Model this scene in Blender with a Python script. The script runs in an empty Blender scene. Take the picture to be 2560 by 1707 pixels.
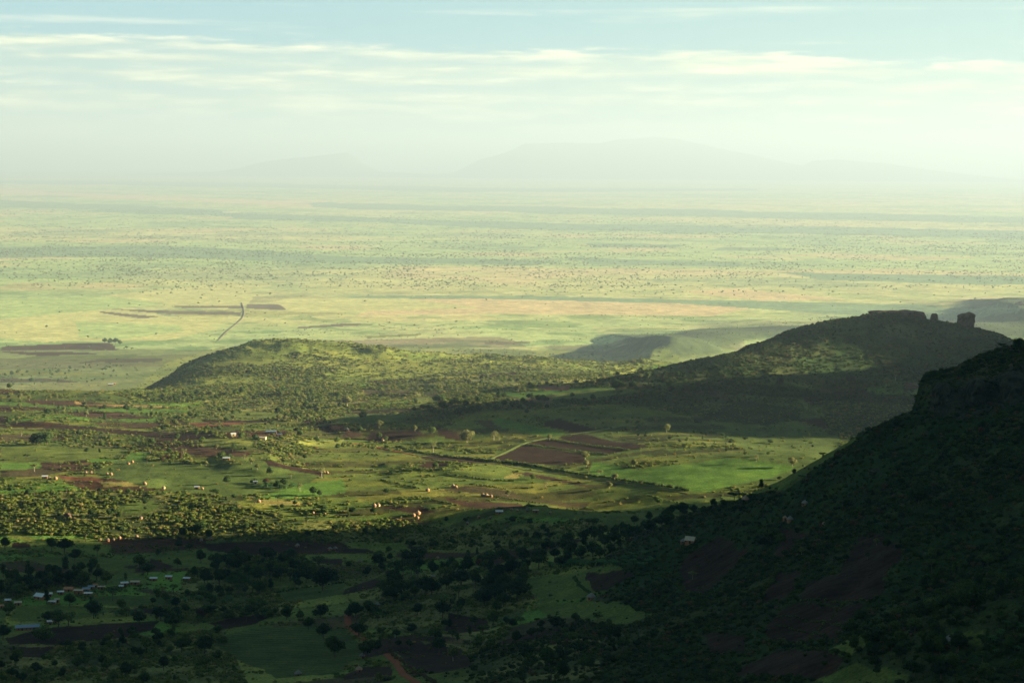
import bpy, math, random
import numpy as np
from mathutils import Matrix, Vector
rnd = random.Random(7)
scene = bpy.context.scene
col = scene.collection
# ------------------------------------------------------------------ camera
W0, H0, EYE = 2560.0, 1707.0, 350.0
FPX = W0 * 70.0 / 36.0
PITCH = math.atan((H0 / 2 - 400.0) / FPX)
ROLL = math.radians(0.45)
cF = np.array([0, math.cos(PITCH), -math.sin(PITCH)])
_u0 = np.array([0, math.sin(PITCH), math.cos(PITCH)]); _r0 = np.array([1.0, 0, 0])
cR = _r0 * math.cos(ROLL) + _u0 * math.sin(ROLL)
cU = -_r0 * math.sin(ROLL) + _u0 * math.cos(ROLL)
cam_data = bpy.data.cameras.new('camera')
cam_data.lens = 70; cam_data.sensor_width = 36
cam_data.clip_start = 1.0; cam_data.clip_end = 300000
cam = bpy.data.objects.new('camera', cam_data); col.objects.link(cam)
cam.matrix_world = Matrix(((cR[0], cU[0], -cF[0], 0), (cR[1], cU[1], -cF[1], 0), (cR[2], cU[2], -cF[2], EYE), (0, 0, 0, 1)))
scene.camera = cam
# ------------------------------------------------------------------ light
SUN_EL = math.radians(11.0)
SUN_AZ = math.radians(82.0)            # clockwise from +Y, the way the camera looks
SUN_STRENGTH = 5.0
sun_dir = Vector((math.sin(SUN_AZ) * math.cos(SUN_EL), math.cos(SUN_AZ) * math.cos(SUN_EL), math.sin(SUN_EL)))
sl = bpy.data.lights.new('sun', 'SUN'); sl.energy = SUN_STRENGTH; sl.angle = math.radians(0.7); sl.color = (1.0, 0.86, 0.52)
so = bpy.data.objects.new('sun', sl); col.objects.link(so)
so.rotation_euler = (-sun_dir).to_track_quat('-Z', 'Y').to_euler()
scene.view_settings.view_transform = 'Standard'; scene.view_settings.look = 'None'
scene.view_settings.gamma = 1.0; scene.view_settings.use_curve_mapping = False
scene.view_settings.exposure = 2.8
scene.render.engine = 'CYCLES'
scene.cycles.use_denoising = True
scene.cycles.max_bounces = 5; scene.cycles.diffuse_bounces = 2; scene.cycles.transparent_max_bounces = 4
scene.cycles.volume_bounces = 0
scene.cycles.sample_clamp_indirect = 6
# ------------------------------------------------------------------ world
world = bpy.data.worlds.new('World'); scene.world = world; world.use_nodes = True
nt = world.node_tree; nt.nodes.clear()
class NT:
    def __init__(s, t): s.t = t
    def n(s, kind, **kw):
        nd = s.t.nodes.new(kind)
        for k, v in kw.items():
            if k == 'inp':
                for a, b in v.items():
                    if hasattr(b, 'is_output') : s.t.links.new(b, nd.inputs[a])
                    else: nd.inputs[a].default_value = b
            else: setattr(nd, k, v)
        return nd
    def math(s, op, a, b=None, c=None, clamp=False):
        nd = s.t.nodes.new('ShaderNodeMath'); nd.operation = op; nd.use_clamp = clamp
        for i, v in enumerate((a, b, c)):
            if v is None: continue
            if hasattr(v, 'is_output'): s.t.links.new(v, nd.inputs[i])
            else: nd.inputs[i].default_value = v
        return nd.outputs[0]
    def ramp(s, fac, lo, hi):
        nd = s.t.nodes.new('ShaderNodeMapRange'); nd.interpolation_type = 'SMOOTHSTEP'
        s.t.links.new(fac, nd.inputs[0])
        for i, v in ((1, lo), (2, hi)):
            if hasattr(v, 'is_output'): s.t.links.new(v, nd.inputs[i])
            else: nd.inputs[i].default_value = v
        return nd.outputs[0]
    def mix(s, f, a, b, mode='MIX'):
        nd = s.t.nodes.new('ShaderNodeMix'); nd.data_type = 'RGBA'; nd.blend_type = mode
        for i, v in ((0, f), (6, a), (7, b)):
            if hasattr(v, 'is_output'): s.t.links.new(v, nd.inputs[i])
            else: nd.inputs[i].default_value = (*v, 1) if isinstance(v, tuple) and len(v) == 3 else v
        return nd.outputs[2]
    def noise(s, vec, scale, detail=4, rough=.55):
        nd = s.t.nodes.new('ShaderNodeTexNoise'); s.t.links.new(vec, nd.inputs['Vector'])
        nd.inputs['Scale'].default_value = scale; nd.inputs['Detail'].default_value = detail; nd.inputs['Roughness'].default_value = rough
        return nd.outputs['Fac']
w = NT(nt)
sky = w.n('ShaderNodeTexSky', sky_type='NISHITA', sun_disc=False, sun_elevation=SUN_EL, sun_rotation=SUN_AZ, altitude=1500, air_density=1.2, dust_density=2.5, ozone_density=1.0)
tc = w.n('ShaderNodeTexCoord')
sep = w.n('ShaderNodeSeparateXYZ', inp={0: tc.outputs['Generated']})
az = w.math('ARCTAN2', sep.outputs[0], sep.outputs[1])
el = sep.outputs[2]
def sky_uv(ka, ke, off):
    c = w.n('ShaderNodeCombineXYZ', inp={0: w.math('MULTIPLY', az, ka), 1: w.math('MULTIPLY', el, ke), 2: off})
    return c.outputs[0]
edge_n = w.noise(sky_uv(7, 18, 1.3), 1.0, 4, .5)
fine_n = w.noise(sky_uv(26, 210, 4.1), 1.0, 5, .55)
streak = w.noise(sky_uv(5, 130, 8.0), 1.0, 5, .6)
# top of the cloud deck slopes gently down to the right, with bumps
edge = w.math('ADD', w.math('MULTIPLY', az, -0.018), w.math('ADD', w.math('MULTIPLY', edge_n, 0.018), 0.0415))
edge = w.math('ADD', edge, w.math('MULTIPLY', fine_n, 0.010))
micro = w.noise(sky_uv(75, 620, 2.2), 1.0, 4, .6)
edge = w.math('ADD', edge, w.math('MULTIPLY', micro, 0.006)); edge = w.math('SUBTRACT', edge, 0.003)
deck = w.ramp(w.math('SUBTRACT', edge, el), -0.0006, 0.0042)
rim = w.math('MULTIPLY', deck, w.math('SUBTRACT', 1.0, w.ramp(w.math('SUBTRACT', edge, el), 0.0012, 0.008)))
rim = w.math('MULTIPLY', rim, w.math('MULTIPLY', w.ramp(fine_n, 0.38, 0.62), w.ramp(micro, 0.25, 0.6)))
patch = w.math('MULTIPLY', w.math('MULTIPLY', w.ramp(fine_n, 0.48, 0.66), w.ramp(micro, .3, .7)), deck)
wisps = w.math('MULTIPLY', w.ramp(streak, 0.54, 0.66), w.math('SUBTRACT', 1.0, w.ramp(el, 0.06, 0.15)))
veil = w.math('MULTIPLY', deck, w.math('ADD', 0.26, w.math('MULTIPLY', w.math('MULTIPLY', w.ramp(streak, 0.35, 0.65), w.math('ADD', .3, w.ramp(fine_n, .35, .6))), 0.50)))
warm_side = w.ramp(az, -0.30, 0.30)
tinted = w.mix(1.0, sky.outputs[0], (0.72, 1.0, 0.88), 'MULTIPLY')
SKYK = 0.019
blue = w.n('ShaderNodeVectorMath', operation='SCALE', inp={0: tinted, 'Scale': SKYK}).outputs[0]
# the low sky in the frame is brightened by thin high cloud; higher up it is clear
lowsky = w.mix(w.ramp(az, -0.2, 0.28), (0.052, 0.102, 0.122), (0.077, 0.120, 0.122))
lowmask = w.math('SUBTRACT', 1.0, w.ramp(el, 0.08, 0.14))
blue = w.mix(w.math('MULTIPLY', lowmask, 0.85), blue, lowsky)
cream = w.mix(warm_side, (0.142, 0.150, 0.104), (0.168, 0.165, 0.107))
puff = w.mix(warm_side, (0.250, 0.228, 0.165), (0.250, 0.228, 0.155))
c1 = w.mix(w.math('MULTIPLY', veil, w.math('SUBTRACT', 1.0, 0.15)), blue, cream)
c2 = w.mix(w.math('MULTIPLY', rim, 0.62), c1, puff)
c2 = w.mix(w.math('MULTIPLY', patch, 0.45), c2, puff)
c3 = w.mix(w.math('MULTIPLY', w.math('MULTIPLY', wisps, w.ramp(fine_n, .3, .6)), 0.28), c2, puff)
bg = w.n('ShaderNodeBackground', inp={0: c3, 1: 1.0})
out = w.n('ShaderNodeOutputWorld', inp={0: bg.outputs[0]})
# ------------------------------------------------------------------ helpers
def tag(o, label=None, cat=None, group=None, kind=None):
    if label: o['label'] = label
    if cat: o['category'] = cat
    if group: o['group'] = group
    if kind: o['kind'] = kind
    return o
def _hash(i, j, seed):
    h = (i.astype(np.int64) * 374761393 + j.astype(np.int64) * 668265263 + seed * 974634777) & 0xffffffff
    h = ((h ^ (h >> 13)) * 1274126177) & 0xffffffff
    h = ((h ^ (h >> 16)) * 2246822519) & 0xffffffff
    return ((h ^ (h >> 15)) & 0xffffff).astype(np.float32) / float(0xffffff)
def vnoise(x, y, seed=0):
    xi = np.floor(x); yi = np.floor(y)
    fx = (x - xi).astype(np.float32); fy = (y - yi).astype(np.float32)
    fx = fx * fx * fx * (fx * (fx * 6 - 15) + 10); fy = fy * fy * fy * (fy * (fy * 6 - 15) + 10)
    xi = xi.astype(np.int64); yi = yi.astype(np.int64)
    a = _hash(xi, yi, seed); b = _hash(xi + 1, yi, seed); c = _hash(xi, yi + 1, seed); d = _hash(xi + 1, yi + 1, seed)
    return (a + (b - a) * fx) * (1 - fy) + (c + (d - c) * fx) * fy
def fbm(x, y, scale, octv=4, seed=0, gain=.5):
    x = np.asarray(x, dtype=np.float64) / scale; y = np.asarray(y, dtype=np.float64) / scale
    s = 0; a = 1; t = 0
    for k in range(octv):
        c, sn = math.cos(k * 1.1), math.sin(k * 1.1)
        s = s + a * vnoise((x * c - y * sn) * 2 ** k + 17.3 * k, (x * sn + y * c) * 2 ** k - 9.1 * k, seed + k)
        t += a; a *= gain
    return s / t
def sstep(a, b, x):
    t = np.clip((x - a) / (b - a), 0, 1); return t * t * (3 - 2 * t)
def pdir(px, py):
    px = np.asarray(px, float); py = np.asarray(py, float)
    a = (px - W0 / 2) / FPX; b = -(py - H0 / 2) / FPX
    d = cF[:, None] + cR[:, None] * a.ravel() + cU[:, None] * b.ravel()
    return d / d[1]
def project(x, y, z):
    x = np.asarray(x, float); y = np.asarray(y, float); z = np.asarray(z, float) - EYE
    dz = x * cF[0] + y * cF[1] + z * cF[2]
    return (W0 / 2 + FPX * (x * cR[0] + y * cR[1] + z * cR[2]) / dz, H0 / 2 - FPX * (x * cU[0] + y * cU[1] + z * cU[2]) / dz)
# ------------------------------------------------------------------ terrain heights
CTRL = []
def cz(*pts):                         # a point seen at px,py that lies at height z
    for px, py, z in pts:
        d = pdir(px, py)[:, 0]; D = (z - EYE) / d[2]; CTRL.append((d[0] * D, D, z))
def cd(*pts):                         # a point seen at px,py that lies D metres ahead
    for px, py, D in pts:
        d = pdir(px, py)[:, 0]; CTRL.append((d[0] * D, D, EYE + d[2] * D))
def cdb(back, zb, *pts):              # silhouette: the point itself, and falling ground behind it
    for px, py, D in pts:
        cd((px, py, D)); d = pdir(px, py)[:, 0]; CTRL.append((d[0] * (D + back), D + back, zb))
def cw(*pts):
    CTRL.extend(pts)
# valley floor and the near slopes
cz((0, 1707, 20), (600, 1707, 30), (1000, 1707, 45), (1400, 1707, 78), (1800, 1707, 112), (2200, 1707, 150), (2560, 1707, 180))
cz((-300, 1500, 5), (0, 1500, 3), (400, 1500, 0), (800, 1500, 8), (1100, 1550, 26), (1400, 1500, 48), (1800, 1500, 95), (2200, 1500, 142), (2560, 1500, 178))
cz((-300, 1400, 2), (0, 1400, 2), (400, 1400, 0), (800, 1400, 0), (1150, 1400, 3), (1500, 1400, 50), (1250, 1400, 10))
cd((2000, 1350, 1190), (1700, 1400, 1310), (2300, 1120, 1190), (2150, 1200, 1200), (2400, 1300, 1020), (2560, 1150, 1080), (2450, 1050, 1180))
cdb(190, 32, (1340, 1385, 1660), (1500, 1345, 1580), (1700, 1300, 1500), (1850, 1255, 1450), (2000, 1175, 1370), (2080, 1130, 1340), (2200, 1062, 1300), (2290, 1008, 1275))
cd((2330, 1012, 1262), (2400, 1004, 1245), (2560, 985, 1215))
cw((300, 1480, 90), (420, 1500, 100), (380, 1620, 45), (500, 1700, 60), (460, 1380, 200))
# terrace bank and the mid plain
cz((-200, 1300, 12), (0, 1300, 12), (350, 1295, 12), (700, 1285, 12), (1100, 1290, 12), (1400, 1290, 13), (1650, 1270, 18))
cz((-200, 1350, 0), (0, 1350, 0), (350, 1348, 0), (700, 1350, 0), (1100, 1360, 0))
cz((0, 1200, 21), (400, 1200, 21), (800, 1200, 20), (1200, 1200, 20), (1550, 1200, 22), (1700, 1215, 26), (1900, 1185, 30), (2050, 1140, 36))
cz((0, 1100, 20), (400, 1100, 20), (600, 1085, 27), (700, 1130, 22), (900, 1100, 18), (1200, 1100, 20), (1500, 1100, 26), (1700, 1100, 32))
cz((-200, 1000, 16), (0, 1000, 18), (300, 1000, 16), (600, 1000, 12), (900, 1000, 12), (1100, 965, 14), (1400, 955, 16))
cz((0, 978, 20), (150, 978, 20), (290, 983, 14))
cz((1000, 1035, 22), (1100, 1022, 38), (1250, 1008, 40), (1400, 985, 44), (1500, 1030, 40), (1600, 1000, 50))
# hill with the rock pinnacles
cdb(380, 8, (1666, 962, 2600), (1740, 937, 2650), (1795, 903, 2700), (1844, 893, 2720), (1933, 868, 2760), (1982, 844, 2800), (2016, 819, 2820), (2090, 799, 2850), (2160, 784, 2880), (2238, 779, 2900), (2303, 795, 2900), (2337, 804, 2900), (2410, 812, 2900), (2436, 818, 2895), (2485, 834, 2880), (2534, 846, 2850), (2700, 880, 2800))
cd((2150, 890, 2740), (2300, 890, 2740), (1960, 935, 2640), (2100, 938, 2635), (2280, 955, 2600), (1980, 905, 2690), (2120, 912, 2700), (2290, 920, 2700))
cd((1960, 965, 2600), (2100, 972, 2595), (2270, 985, 2560), (1900, 1030, 2480), (2100, 1050, 2420), (1900, 1110, 2290), (2150, 1010, 2520), (1750, 1060, 2420))
# long green hill
cdb(520, -142, (425, 942, 3360), (480, 918, 3400), (550, 902, 3450), (610, 896, 3500), (761, 888, 3550), (965, 892, 3560), (1118, 895, 3560), (1373, 899, 3600), (1600, 906, 3620))
cd((375, 968, 3230)); cw((-640, 3300, -80), (-700, 3330, -145), (-600, 3600, -140))
cz((450, 962, 2), (600, 958, 8), (900, 950, 9), (1200, 938, 11), (1500, 935, 14))
cz((430, 978, 6), (600, 985, 10))
cw((-720, 3150, -110), (-1100, 3250, -148), (-555, 3165, -2), (-1300, 3200, -148), (-1800, 3200, -148), (-1000, 3000, -20), (-1500, 2950, 0), (-1900, 2900, 0), (-1000, 3700, -148), (-1900, 3800, -148), (-300, 4250, -148), (300, 4250, -148), (1000, 4250, -148), (1900, 4250, -148), (-2200, 3400, -148))
# ground beside and behind the frame; unseen right-hand ridges shaped to cast shade
cw((560, 1150, 262), (700, 900, 360), (900, 1100, 480), (950, 600, 560), (950, 1500, 500), (640, 1450, 260), (600, 1600, 180), (800, 1650, 330), (980, 1700, 520), (980, 1850, 480), (900, 1910, 320), (640, 1780, 75), (760, 1960, 70), (920, 2015, 80), (1150, 2045, 90), (1100, 1925, 520), (1400, 1960, 600), (1450, 2090, 160), (1700, 2150, 200), (2000, 2150, 260), (2000, 2500, 260), (2600, 2300, 300), (900, 2400, 95), (900, 2525, 215), (1100, 2560, 265), (900, 2650, 215), (1100, 2680, 260), (1400, 2600, 280), (780, 2590, 115), (900, 2755, 92), (1150, 2770, 100), (900, 2845, 92), (870, 2930, 92), (1080, 2890, 245), (1080, 2960, 240), (1300, 2940, 265), (1300, 2790, 115), (1500, 3160, 150), (1800, 3200, 100), (1500, 1500, 750), (1400, 1000, 750), (1500, 1700, 700), (2200, 1500, 800), (1500, 3600, 20), (2300, 3700, 0))
cw((-900, 1400, 20), (-1200, 2200, 20), (-1600, 2000, 20), (-2200, 2600, 10), (-2200, 1200, 40), (-1000, 800, 130))
cw((0, 0, 342), (0, 90, 318), (0, 250, 250), (-400, 150, 300), (350, 120, 325), (-200, 450, 150), (0, 480, 150), (0, 700, 100), (250, 420, 200), (480, 600, 240), (250, 700, 140), (-400, 700, 90), (-250, 1000, 40), (0, -400, 380), (-1200, -300, 360), (1200, -300, 400), (-800, 200, 260), (0, -1000, 400))
CT = np.array(CTRL, float)
KC = 55.0
def _phi(dx, dy): return np.sqrt(dx * dx + dy * dy + KC * KC)
_n = len(CT)
_A = np.zeros((_n + 3, _n + 3)); _A[:_n, :_n] = _phi(CT[:, None, 0] - CT[None, :, 0], CT[:, None, 1] - CT[None, :, 1]) / 1000
_A[:_n, :_n] += np.eye(_n) * 0.0
_A[:_n, _n] = _A[_n, :_n] = 1
_A[:_n, _n + 1] = _A[_n + 1, :_n] = CT[:, 0] / 1000; _A[:_n, _n + 2] = _A[_n + 2, :_n] = CT[:, 1] / 1000
_b = np.zeros(_n + 3); _b[:_n] = CT[:, 2]
_A[:_n, :_n] -= np.eye(_n) * 0.004
RW = np.linalg.solve(_A, _b)
def _rbf(x, y):
    out = np.empty(x.shape, np.float32)
    cx = CT[:, 0].astype(np.float32); cy = CT[:, 1].astype(np.float32); ww = (RW[:_n] / 1000).astype(np.float32)
    for s in range(0, x.size, 40000):
        xs = x[s:s + 40000].astype(np.float32); ys = y[s:s + 40000].astype(np.float32)
        p = np.sqrt((xs[:, None] - cx) ** 2 + (ys[:, None] - cy) ** 2 + KC * KC)
        out[s:s + 40000] = p @ ww + RW[_n] + RW[_n + 1] * xs / 1000 + RW[_n + 2] * ys / 1000
    return out
def _hill(x, y, pts, width, back, base):
    """A ridge whose crest runs through silhouette points (px, py, distance)."""
    P = [(pdir(a, b)[:, 0], D) for a, b, D in pts]
    cx = np.array([d[0] * D for d, D in P]); cyy = np.array([D for d, D in P]); czz = np.array([EYE + d[2] * D for d, D in P])
    x = x + 260 * (fbm(x, y, 330, 4, 77) - .5)
    crest = np.interp(x, cx, czz, left=base - 40, right=czz[-1]); cy = np.interp(x, cx, cyy)
    t = y - cy
    prof = np.where(t < 0, 1 - sstep(0, width, -t), 1 - sstep(0, back, t))
    edge = sstep(cx[0] - 90, cx[0] + 110, x)
    return (crest - base) * prof * edge
MTN_L = [(560, 432, 0), (610, 420, 0), (650, 407, 0), (720, 397, 0), (800, 389, 0), (868, 382, 0), (900, 400, 0), (940, 430, 0)]
def H(x, y, detail=True):
    x = np.asarray(x, float).ravel(); y = np.asarray(y, float).ravel()
    plain = -150 + np.zeros_like(x)
    near = (y < 4500) & (y > -2500) & (np.abs(x) < 4200)
    z = plain.copy()
    if near.any():
        xn = x[near]; yn = y[near]
        zz = _rbf(xn, yn).astype(float)
        b = sstep(3900, 4350, yn)
        b = np.maximum(b, sstep(2300, 3600, np.abs(xn)))
        r = np.hypot(xn, yn)
        if detail:
            hilly = np.clip((zz - 30) / 60, 0, 1) * (1 - sstep(2300, 3600, np.abs(xn)))
            h3 = sstep(3170, 3330, yn) * (1 - sstep(3900, 4100, yn))
            n1 = fbm(xn, yn, 260, 4, 3) - .5
            n2 = fbm(xn, yn, 70, 4, 11) - .5
            n3 = fbm(xn, yn, 14, 3, 21) - .5
            far0 = sstep(350, 900, r)
            gul = np.abs(fbm(xn + 40 * n1, yn * .55, 150, 3, 31) - .5)
            zz = zz + far0 * (n1 * (3.5 + 16 * hilly + 22 * h3) + n2 * (2.2 + 8 * hilly + 12 * h3) + n3 * (.7 + 2.4 * hilly + 2 * h3) - gul * (20 * h3 + 10 * hilly) + h3 * 1 + 1.5 * hilly)
            off = sstep(650, 850, xn) * (1 - sstep(2300, 2500, yn)) * np.clip((zz - 150) / 200, 0, 1)
            zz += off * ((fbm(xn, yn, 130, 4, 601) - .5) * 170 + (fbm(xn, yn, 38, 3, 602) - .5) * 50)  # roughens the unseen right-hand ridges so their shadow edge falls patchy
            # low hummocks on the terrace
            hum = sstep(.6, .78, fbm(xn, yn, 95, 2, 71)) * sstep(1850, 1950, yn) * (1 - sstep(3000, 3150, yn)) * (1 - hilly)
            zz += hum * 3.5 * (1 - sstep(-60, 40, xn))
        zz = np.maximum(zz, -150)
        cf = (xn > 200) & (xn < 900) & (yn > 1120) & (yn < 1480)
        if cf.any():
            xc, yc = xn[cf], yn[cf]; jag = (fbm(xc, yc, 28, 4, 301) - .5) * 26; j2 = (fbm(xc, yc, 9, 3, 302) - .5)
            left = sstep(0, 13, xc - 258 - jag * .5 - np.abs(yc - 1262) * .10); front = sstep(0, 15, yc - 1226 + (xc - 260) * .12 - jag)
            back = 1 - sstep(0, 50, yc - 1325)
            top = np.interp(xc, [258, 264, 278, 296, 304, 318, 345, 420, 600], [203, 206, 210, 214, 218, 224, 231, 246, 296]) + j2 * 3
            m = left * front * back; m = m * .8 + .2 * np.clip(m * 1.3 + j2 * .5 * (m > .05) * (m < .97), 0, 1)
            zz[cf] = zz[cf] + np.maximum(top - zz[cf], 0) * m
        z[near] = zz * (1 - b) + plain[near] * b
    mid = (y >= 3800) & (y < 8500)
    if mid.any():
        xm, ym = x[mid], y[mid]
        nn = fbm(xm, ym, 420, 4, 41) - .5
        h4 = _hill(xm, ym, [(1550, 892, 5000), (1590, 868, 5020), (1625, 850, 5050), (1690, 848, 5100), (1765, 846, 5200), (1805, 838, 5300), (1893, 826, 5500), (2012, 822, 5600), (2300, 822, 5650), (2700, 822, 5700)], 360, 900, -150)
        h5 = _hill(xm, ym, [(2330, 812, 6200), (2420, 795, 6300), (2490, 775, 6300), (2530, 768, 6300), (2541, 756, 6300), (2600, 756, 6300), (2900, 740, 6300)], 700, 1200, -150)
        z[mid] += np.maximum(h4 * (1 + .7 * nn), h5 * (1 + .25 * nn)) + np.clip(h4, 0, 20) * nn * .6
    if detail:
        farm = y >= 4200
        z[farm] += (fbm(x[farm], y[farm], 900, 3, 51) - .5) * 4 * sstep(4200, 5200, y[farm])
    return z
def H1(x, y): return float(H([x], [y])[0])
_DS = np.concatenate([np.arange(620, 4400, 9.0), np.geomspace(4400, 60000, 260)])
def hit(px, py):
    """Ground point(s) seen at pixel px,py."""
    px = np.atleast_1d(np.asarray(px, float)); py = np.atleast_1d(np.asarray(py, float))
    d = pdir(px, py); n = px.size; res = np.zeros((n, 3))
    for s in range(0, n, 400):
        dd = d[:, s:s + 400]; m = dd.shape[1]
        X = dd[0][:, None] * _DS; Z = EYE + dd[2][:, None] * _DS; Y = np.broadcast_to(_DS, X.shape)
        G = H(X.ravel(), Y.ravel(), True).reshape(X.shape)
        below = Z <= G
        k = np.where(below.any(1), below.argmax(1), len(_DS) - 1); k = np.maximum(k, 1); ii = np.arange(m)
        a = Z[ii, k - 1] - G[ii, k - 1]; b = G[ii, k] - Z[ii, k]
        t = np.clip(a / np.maximum(a + b, 1e-6), 0, 1)
        D = _DS[k - 1] + (_DS[k] - _DS[k - 1]) * t
        res[s:s + m, 0] = dd[0] * D; res[s:s + m, 1] = D
    res[:, 2] = H(res[:, 0], res[:, 1])
    return res
# ------------------------------------------------------------------ land cover
GRASS = (.088, .112, .026); BRIGHT = (.080, .148, .026); PAST = (.066, .094, .024); DRY = (.215, .180, .055); YEL = (.150, .165, .038)
SOILD = (.033, .019, .013); SOIL = (.056, .032, .020); SOILR = (.14, .058, .032); BROWN = (.062, .050, .024); TAN = (.26, .17, .07)
DKGR = (.028, .052, .018); SCRUB = (.032, .058, .018); BARE = (.070, .048, .026)
PG = (.31, .39, .155); PY = (.42, .415, .175); PB = (.125, .10, .065); PD = (.17, .245, .13); PT = (.48, .38, .20)
FIELDS = []   # (colour, bush density inside, [px points])
def R(ox, oy, s, colr, dens, *p):
    FIELDS.append((colr, dens, [(ox + a * s, oy + b * s) for a, b in p]))
def r5(c, d, *p): R(860, 940, .36565, c, d, *p)
def r2(c, d, *p): R(860, 1280, .36565, c, d, *p)
def r1(c, d, *p): R(0, 1280, .36565, c, d, *p)
def r4(c, d, *p): R(0, 940, .36565, c, d, *p)
def r8(c, d, *p): R(200, 700, .5102, c, d, *p)
def r3(c, d, *p): R(1700, 1280, .36565, c, d, *p)
def ra(c, d, *p): R(0, 0, 1, c, d, *p)
# broad zones first, details painted over them
ra(GRASS, .02, (820, 1040), (1120, 1030), (1500, 1010), (1900, 1060), (2150, 1100), (1950, 1230), (1500, 1300), (1000, 1290), (700, 1300), (780, 1150))
ra(PAST, .03, (1300, 1040), (1560, 1010), (1800, 1060), (2100, 1090), (2000, 1180), (1650, 1150), (1400, 1060))
ra(PAST, .015, (300, 1148), (560, 1165), (680, 1150), (800, 1180), (760, 1230), (560, 1240), (330, 1210), (230, 1180))
ra(BRIGHT, .0, (0, 1152), (80, 1150), (120, 1165), (60, 1178), (0, 1180))
r4(SOIL, .02, (140, 165), (600, 175), (850, 200), (700, 220), (200, 190))
r4(SOIL, .02, (0, 195), (300, 200), (330, 225), (0, 215))
r4(TAN, .0, (500, 165), (560, 190), (840, 195), (1160, 208), (1150, 217), (800, 207), (520, 190))
r4(BRIGHT, .01, (0, 178), (150, 185), (400, 205), (850, 225), (1300, 230), (1280, 247), (700, 242), (0, 197))
r4(SOIL, .02, (460, 247), (800, 247), (1060, 285), (900, 297), (500, 275))
r4(BRIGHT, .01, (820, 290), (1060, 290), (1060, 315), (830, 312))
r4(SOILD, .02, (0, 330), (400, 325), (900, 370), (1450, 385), (1460, 420), (1200, 445), (950, 405), (400, 358), (0, 350))
r4(SOIL, .02, (820, 330), (1100, 320), (1060, 357), (850, 352))
r4(SOILR, .02, (1280, 322), (1650, 310), (1700, 325), (1350, 347))
r4(SOILD, .02, (1380, 298), (1850, 303), (1840, 320), (1400, 314))
r4(GRASS, .0, (1600, 235), (1900, 250), (1880, 290), (1500, 290))
r4(YEL, .0, (1340, 440), (1420, 425), (1700, 425), (1740, 450), (1700, 475), (1500, 487), (1340, 472))
r4(SOIL, .02, (1080, 500), (1250, 478), (1500, 490), (1720, 530), (1680, 552), (1400, 550), (1200, 522))
r4(SOILD, .0, (1790, 572), (1850, 578), (2200, 652), (2210, 684), (1850, 612))
r4(SOIL, .01, (260, 600), (360, 587), (640, 622), (300, 632)); r4(BROWN, .01, (0, 640), (300, 632), (430, 655), (230, 690), (0, 690))
r4(SOILR, .01, (380, 672), (500, 684), (700, 700), (700, 718), (560, 716), (440, 706))
r4(SOILD, .0, (2110, 338), (2352, 333), (2352, 383), (2200, 378))
r4(YEL, .02, (2050, 440), (2352, 430), (2352, 477), (2060, 467))
r4(BRIGHT, .01, (1760, 830), (2050, 740), (2352, 700), (2352, 800), (2080, 832))
r4(DRY, .03, (1690, 845), (2000, 850), (2100, 880), (1800, 880)); r4(DRY, .04, (680, 722), (900, 730), (980, 760), (720, 755))
r4(PAST, .0, (800, 880), (1040, 850), (1080, 900), (1000, 945), (820, 935))
r4(BROWN, .02, (0, 400), (250, 395), (420, 430), (0, 445)); r4(GRASS, .02, (0, 460), (900, 500), (860, 545), (400, 590), (0, 590))
r5(SOILD, .0, (1240, 452), (1390, 428), (1950, 508), (1780, 537))
r5(SOILD, .0, (1000, 567), (1230, 472), (1640, 530), (1640, 577), (1700, 590), (1400, 612))
r5(SOILD, .0, (1090, 545), (1640, 530), (1640, 573), (1200, 572))
r5(SOILD, .0, (1450, 420), (1640, 395), (1830, 442), (2090, 480), (1950, 508)); r5(PAST, .0, (1640, 395), (1700, 393), (1900, 440), (1830, 442))
r5(SOILD, .0, (1380, 310), (1470, 293), (1740, 360), (1700, 388), (1600, 392), (1350, 340))
r5(SOILD, .0, (520, 552), (640, 540), (960, 580), (880, 602), (560, 570)); r5(SOILD, .0, (500, 620), (560, 580), (740, 600), (600, 637))
r5(SOILD, .0, (170, 380), (480, 370), (570, 405), (330, 442), (140, 440))
r5(SOILD, .0, (620, 345), (740, 378), (920, 440), (800, 444), (650, 407))
r5(SOIL, .0, (1140, 658), (1250, 658), (1700, 745), (1640, 752)); r5(SOIL, .0, (1650, 590), (1930, 618), (1900, 630), (1680, 612))
r5(BRIGHT, .0, (1700, 585), (2000, 640), (2352, 600), (2700, 640), (2860, 700), (2500, 790), (2352, 785), (1870, 710), (1680, 690))
r5(BRIGHT, .0, (2352, 600), (2600, 560), (3100, 620), (2900, 700), (2352, 785)); r5(YEL, .0, (2352, 920), (2400, 870), (2560, 840), (2480, 930))
r5(BROWN, .02, (640, 780), (860, 745), (1150, 790), (1240, 840), (1700, 860), (1640, 905), (1300, 860), (900, 800))
r5(SOIL, .0, (680, 830), (860, 858), (1230, 880), (1250, 912), (900, 900), (700, 852))
r5(SOIL, .0, (220, 888), (520, 888), (640, 930), (440, 937))
r5(BROWN, .02, (980, 105), (1200, 110), (1500, 100), (1400, 200), (1150, 160)); r5(BRIGHT, .01, (960, 108), (1200, 108), (1860, 83), (1800, 110), (1500, 122), (1200, 152))
r5(SOILR, .0, (1320, 65), (1560, 62), (1540, 97), (1320, 97)); r5(GRASS, .0, (1500, 110), (2000, 85), (2050, 110), (1700, 160), (1400, 160))
r5(BRIGHT, .0, (1000, 300), (1100, 290), (1400, 360), (1550, 400), (1400, 412), (1080, 352)); r5(BROWN, .0, (880, 305), (1000, 300), (1080, 355), (1000, 362))
r5(BROWN, .01, (0, 230), (200, 232), (440, 220), (440, 240), (0, 258)); r5(BROWN, .04, (100, 95), (480, 95), (440, 130), (150, 130))
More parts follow.
